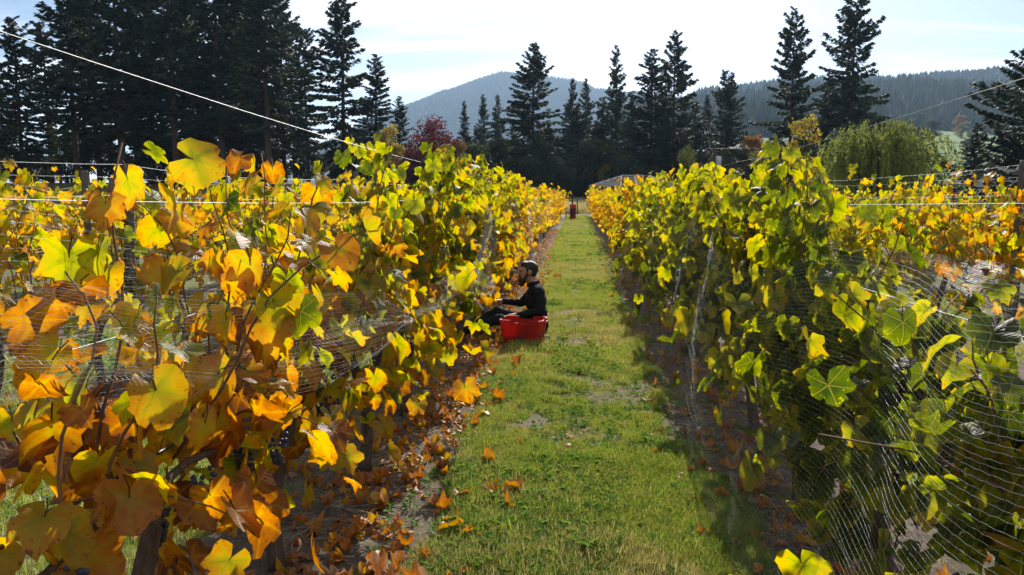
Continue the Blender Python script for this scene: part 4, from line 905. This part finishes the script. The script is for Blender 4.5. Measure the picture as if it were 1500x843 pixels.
def remesh(body, name, mats, vox, smooth_it=4, wrinkle=0.0, wl=(1,)):
    me = mesh_np(name + '_parts', *body.geo()); o = bpy.data.objects.new(name + '_tmp', me); COL.objects.link(o)
    md = o.modifiers.new('r', 'REMESH'); md.mode = 'VOXEL'; md.voxel_size = vox; md.use_smooth_shade = True
    s2 = o.modifiers.new('s', 'SMOOTH'); s2.factor = .5; s2.iterations = smooth_it
    bpy.context.view_layer.update(); dg = bpy.context.evaluated_depsgraph_get(); res = bpy.data.meshes.new_from_object(o.evaluated_get(dg)); bpy.data.objects.remove(o)
    res.name = name; res.materials.clear()
    for mt in mats: res.materials.append(mt)
    nv = len(res.vertices); X = np.zeros(nv * 3, np.float32); res.vertices.foreach_get('co', X); X = X.reshape(-1, 3).astype(float)
    lab = body.label(X)
    if wrinkle:
        Nn = np.zeros(nv * 3, np.float32); res.vertices.foreach_get('normal', Nn); Nn = Nn.reshape(-1, 3)
        f = np.sin(X[:, 2] * 75 + 6 * np.sin(X[:, 0] * 22) + 4 * X[:, 1] * 20) * .5 + np.sin(X[:, 0] * 62 + X[:, 1] * 47 + 5 * np.sin(X[:, 2] * 25)) * .5
        X = X + Nn * (f * wrinkle * np.isin(lab, wl))[:, None]; res.vertices.foreach_set('co', X.astype(np.float32).ravel())
    npoly = len(res.polygons); C = np.zeros(npoly * 3, np.float32); res.polygons.foreach_get('center', C)
    res.polygons.foreach_set('material_index', body.label(C.reshape(-1, 3).astype(float)).astype(np.int32)); res.polygons.foreach_set('use_smooth', np.ones(npoly, bool)); res.update()
    return res
m = Mat('skin'); n_ = m.noise(25, 3, .5, m.obj()); M_SKIN = m.done(m.princ(m.ramp(n_, [(.3, (.34, .17, .11)), (.7, (.46, .25, .17))]), .5, .4, n_, .1, .002))
M_JACKET = simple('black_jacket', (.010, .011, .014), (.020, .021, .025), 40, .9, .15, .2)
M_PANTS = simple('dark_trousers', (.012, .012, .015), (.026, .026, .030), 35, .95, .1, .2)
M_SHOE = simple('dark_boots', (.014, .011, .009), (.03, .024, .02), 20, .5, .4, .2)
M_HAIR = simple('dark_hair', (.012, .009, .007), (.03, .021, .015), 90, .55, .4, .8, (1, 1, 4))
M_BEARD = simple('brown_beard', (.035, .018, .010), (.085, .042, .022), 80, .6, .35, .9, (2, 2, 1))
SK, JA, PA, SH = 0, 1, 2, 3
b = Body()
b.ell((0, 0, .13), (.135, .175, .13), PA); b.ell((.00, 0, .25), (.12, .165, .14), JA); b.ell((.015, 0, .40), (.125, .185, .15), JA); b.ell((.01, 0, .505), (.10, .195, .085), JA)
b.cap((.0, -.15, .535), (.0, .15, .535), .066, .066, JA); b.cap((.035, 0, .54), (.075, 0, .665), .062, .055, SK)
b.cap((.02, -.045, .582), (.02, .045, .582), .05, .05, JA)
for t in np.linspace(0, 6.28, 14, endpoint=False): b.ell((.045 + .062 * math.cos(t), .062 * math.sin(t), .602 + .012 * math.cos(t) * -1), (.017, .017, .03), JA)
HX, HZ = .105, .735
b.ell((HX - .01, 0, HZ + .018), (.100, .077, .098), SK); b.ell((HX + .035, 0, HZ - .035), (.062, .058, .085), SK); b.ell((HX + .05, 0, HZ - .088), (.045, .045, .03), SK)
b.ell((HX + .082, 0, HZ + .028), (.018, .052, .014), SK); b.cap((HX + .092, 0, HZ + .012), (HX + .112, 0, HZ - .022), .010, .0135, SK); b.ell((HX + .088, 0, HZ - .058), (.014, .024, .010), SK)
for s in (-1, 1): b.ell((HX - .012, s * .077, HZ), (.020, .009, .033), SK); b.ell((HX + .066, s * .042, HZ - .012), (.020, .017, .018), SK)
# arms: near arm hangs to the lap, far arm reaches to the vines
b.cap((.0, .185, .525), (-.01, .235, .315), .064, .052, JA); b.cap((-.01, .235, .315), (.215, .155, .262), .050, .037, JA)
b.cap((.0, -.185, .525), (.16, -.235, .345), .062, .050, JA); b.cap((.16, -.235, .345), (.385, -.10, .385), .047, .036, JA)
def hand(w_, fwd, up, lab=SK):
    w_ = np.array(w_); f = norm(np.array(fwd, float)); sd = norm(np.cross(up, f)); u_ = np.cross(f, sd)
    b.cap(w_ - f * .02, w_ + f * .02, .027, .026, lab); b.ell(w_ + f * .062, (.047, .040, .017), lab, np.stack([f, sd, u_], 1))
    for i, (o, l) in enumerate(((-.030, .062), (-.010, .074), (.011, .070), (.030, .054))):
        k0 = w_ + f * .098 + sd * o; k1 = k0 + f * l * .45 - u_ * l * .18; k2 = k1 + f * l * .10 - u_ * l * .42; k3 = k2 - f * l * .18 - u_ * l * .16
        b.cap(w_ + f * .07 + sd * o * .9, k0, .0105, .0100, lab); b.cap(k0, k1, .0100, .0092, lab); b.cap(k1, k2, .0092, .0086, lab); b.cap(k2, k3, .0086, .0078, lab)
    t0 = w_ + f * .035 - sd * .034; t1 = t0 + f * .030 - sd * .026 - u_ * .016; t2 = t1 + f * .030 - u_ * .022; b.cap(t0, t1, .013, .0115, lab); b.cap(t1, t2, .0115, .009, lab)
hand((.235, .148, .260), (.95, -.25, -.12), (0, .35, .94)); hand((.405, -.088, .388), (.92, .30, .10), (0, -.3, .95))
# legs stretched under the vines, knees a little raised
for s in (-1, 1):
    kn = (.46, s * .15 + .01, .215 + .035 * (s < 0)); an = (.83, s * .11, .075)
    b.cap((.05, s * .095, .105), kn, .092, .064, PA); b.cap(kn, an, .060, .043, PA); b.cap((.85, s * .11, .055), (.875, s * .115, .055), .048, .048, SH); b.cap((.885, s * .115, .075), (.915, s * .135, .205), .044, .036, SH)
man_me = remesh(b, 'person', [M_SKIN, M_JACKET, M_PANTS, M_SHOE], .0062, 5, .003, (JA, PA))
mx = -.45
man = ob('person', man_me, None, (mx, MAN_Y, float(H(mx, MAN_Y)) - .002), R(188))
tag(man, 'bearded person in a black jacket seated on the grass reaching into the vines', 'person')
hb = Body(); hb.ell((HX - .022, 0, HZ + .038), (.097, .080, .090), 0); hb.ell((HX + .03, 0, HZ + .085), (.055, .062, .040), 0); hb.ell((HX - .045, 0, HZ - .005), (.062, .074, .062), 0)
for s in (-1, 1): hb.cap((HX + .012, s * .073, HZ + .04), (HX + .008, s * .071, HZ - .02), .012, .009, 0)
ob('hair', remesh(hb, 'hair', [M_HAIR], .006, 3), man)
bb = Body(); bb.ell((HX + .062, 0, HZ - .098), (.052, .050, .048), 0); bb.ell((HX + .072, 0, HZ - .128), (.036, .034, .042), 0); bb.ell((HX + .094, 0, HZ - .046), (.016, .032, .010), 0)
for s in (-1, 1): bb.cap((HX + .012, s * .070, HZ - .02), (HX + .05, s * .050, HZ - .09), .013, .022, 0); bb.ell((HX + .085, s * .022, HZ - .075), (.02, .018, .03), 0)
ob('beard', remesh(bb, 'beard', [M_BEARD], .005, 2), man)
m = Mat('eye'); M_EYE = m.done(m.princ((.03, .02, .015), .15, .5))
for s in (-1, 1): ob('eye', mesh_np('eye', *ico((HX + .079, s * .033, HZ + .010), (.010, .012, .008), 2), M_EYE), man)
# crumpled grey cloth on the thigh
r = np.random.default_rng(77); u_, v_ = np.meshgrid(np.linspace(-1, 1, 15), np.linspace(-1, 1, 13)); zc = .05 * (1 - .5 * (u_ ** 2 + v_ ** 2)) + .03 * (vnoise(u_ + 5, v_ + 5, 3.1, 8) - .5) + .02 * (vnoise(u_ + 5, v_ + 5, 6, 9) - .5)
cv = np.stack([u_ * .09, v_ * .07, zc], -1).reshape(-1, 3); ci_ = np.arange(15 * 13).reshape(13, 15); cq = np.stack([ci_[:-1, :-1], ci_[:-1, 1:], ci_[1:, 1:], ci_[1:, :-1]], -1).reshape(-1, 4); cq = np.concatenate([cq[:, :3], cq[:, [0, 2, 3]]])
M_CLOTH = simple('grey_plastic', (.16, .16, .17), (.34, .34, .36), 20, .3, .6, .3)
tag(ob('crumpled_cloth', mesh_np('crumpled_cloth', cv, cq, M_CLOTH, False), None, (mx - .24, MAN_Y - .13, float(H(mx, MAN_Y)) + .20), .4), "crumpled grey plastic cloth on the seated picker's thigh", 'cloth')

# ------------------------------------------------------------------ haze
m = Mat('valley_haze'); pv_ = m.n('ShaderNodeVolumePrincipled'); pv_.inputs['Color'].default_value = (.48, .70, 1.0, 1); pv_.inputs['Density'].default_value = .00013; pv_.inputs['Anisotropy'].default_value = .35
m.t.links.new(pv_.outputs[0], m.out.inputs['Volume'])
hz = ob('haze', mesh_np('haze', *box(-3420, 3420, -140, 4480, -1.5, 560), m.m, False)); tag(hz, 'thin blue valley haze hanging before the hills', 'haze', None, 'stuff')
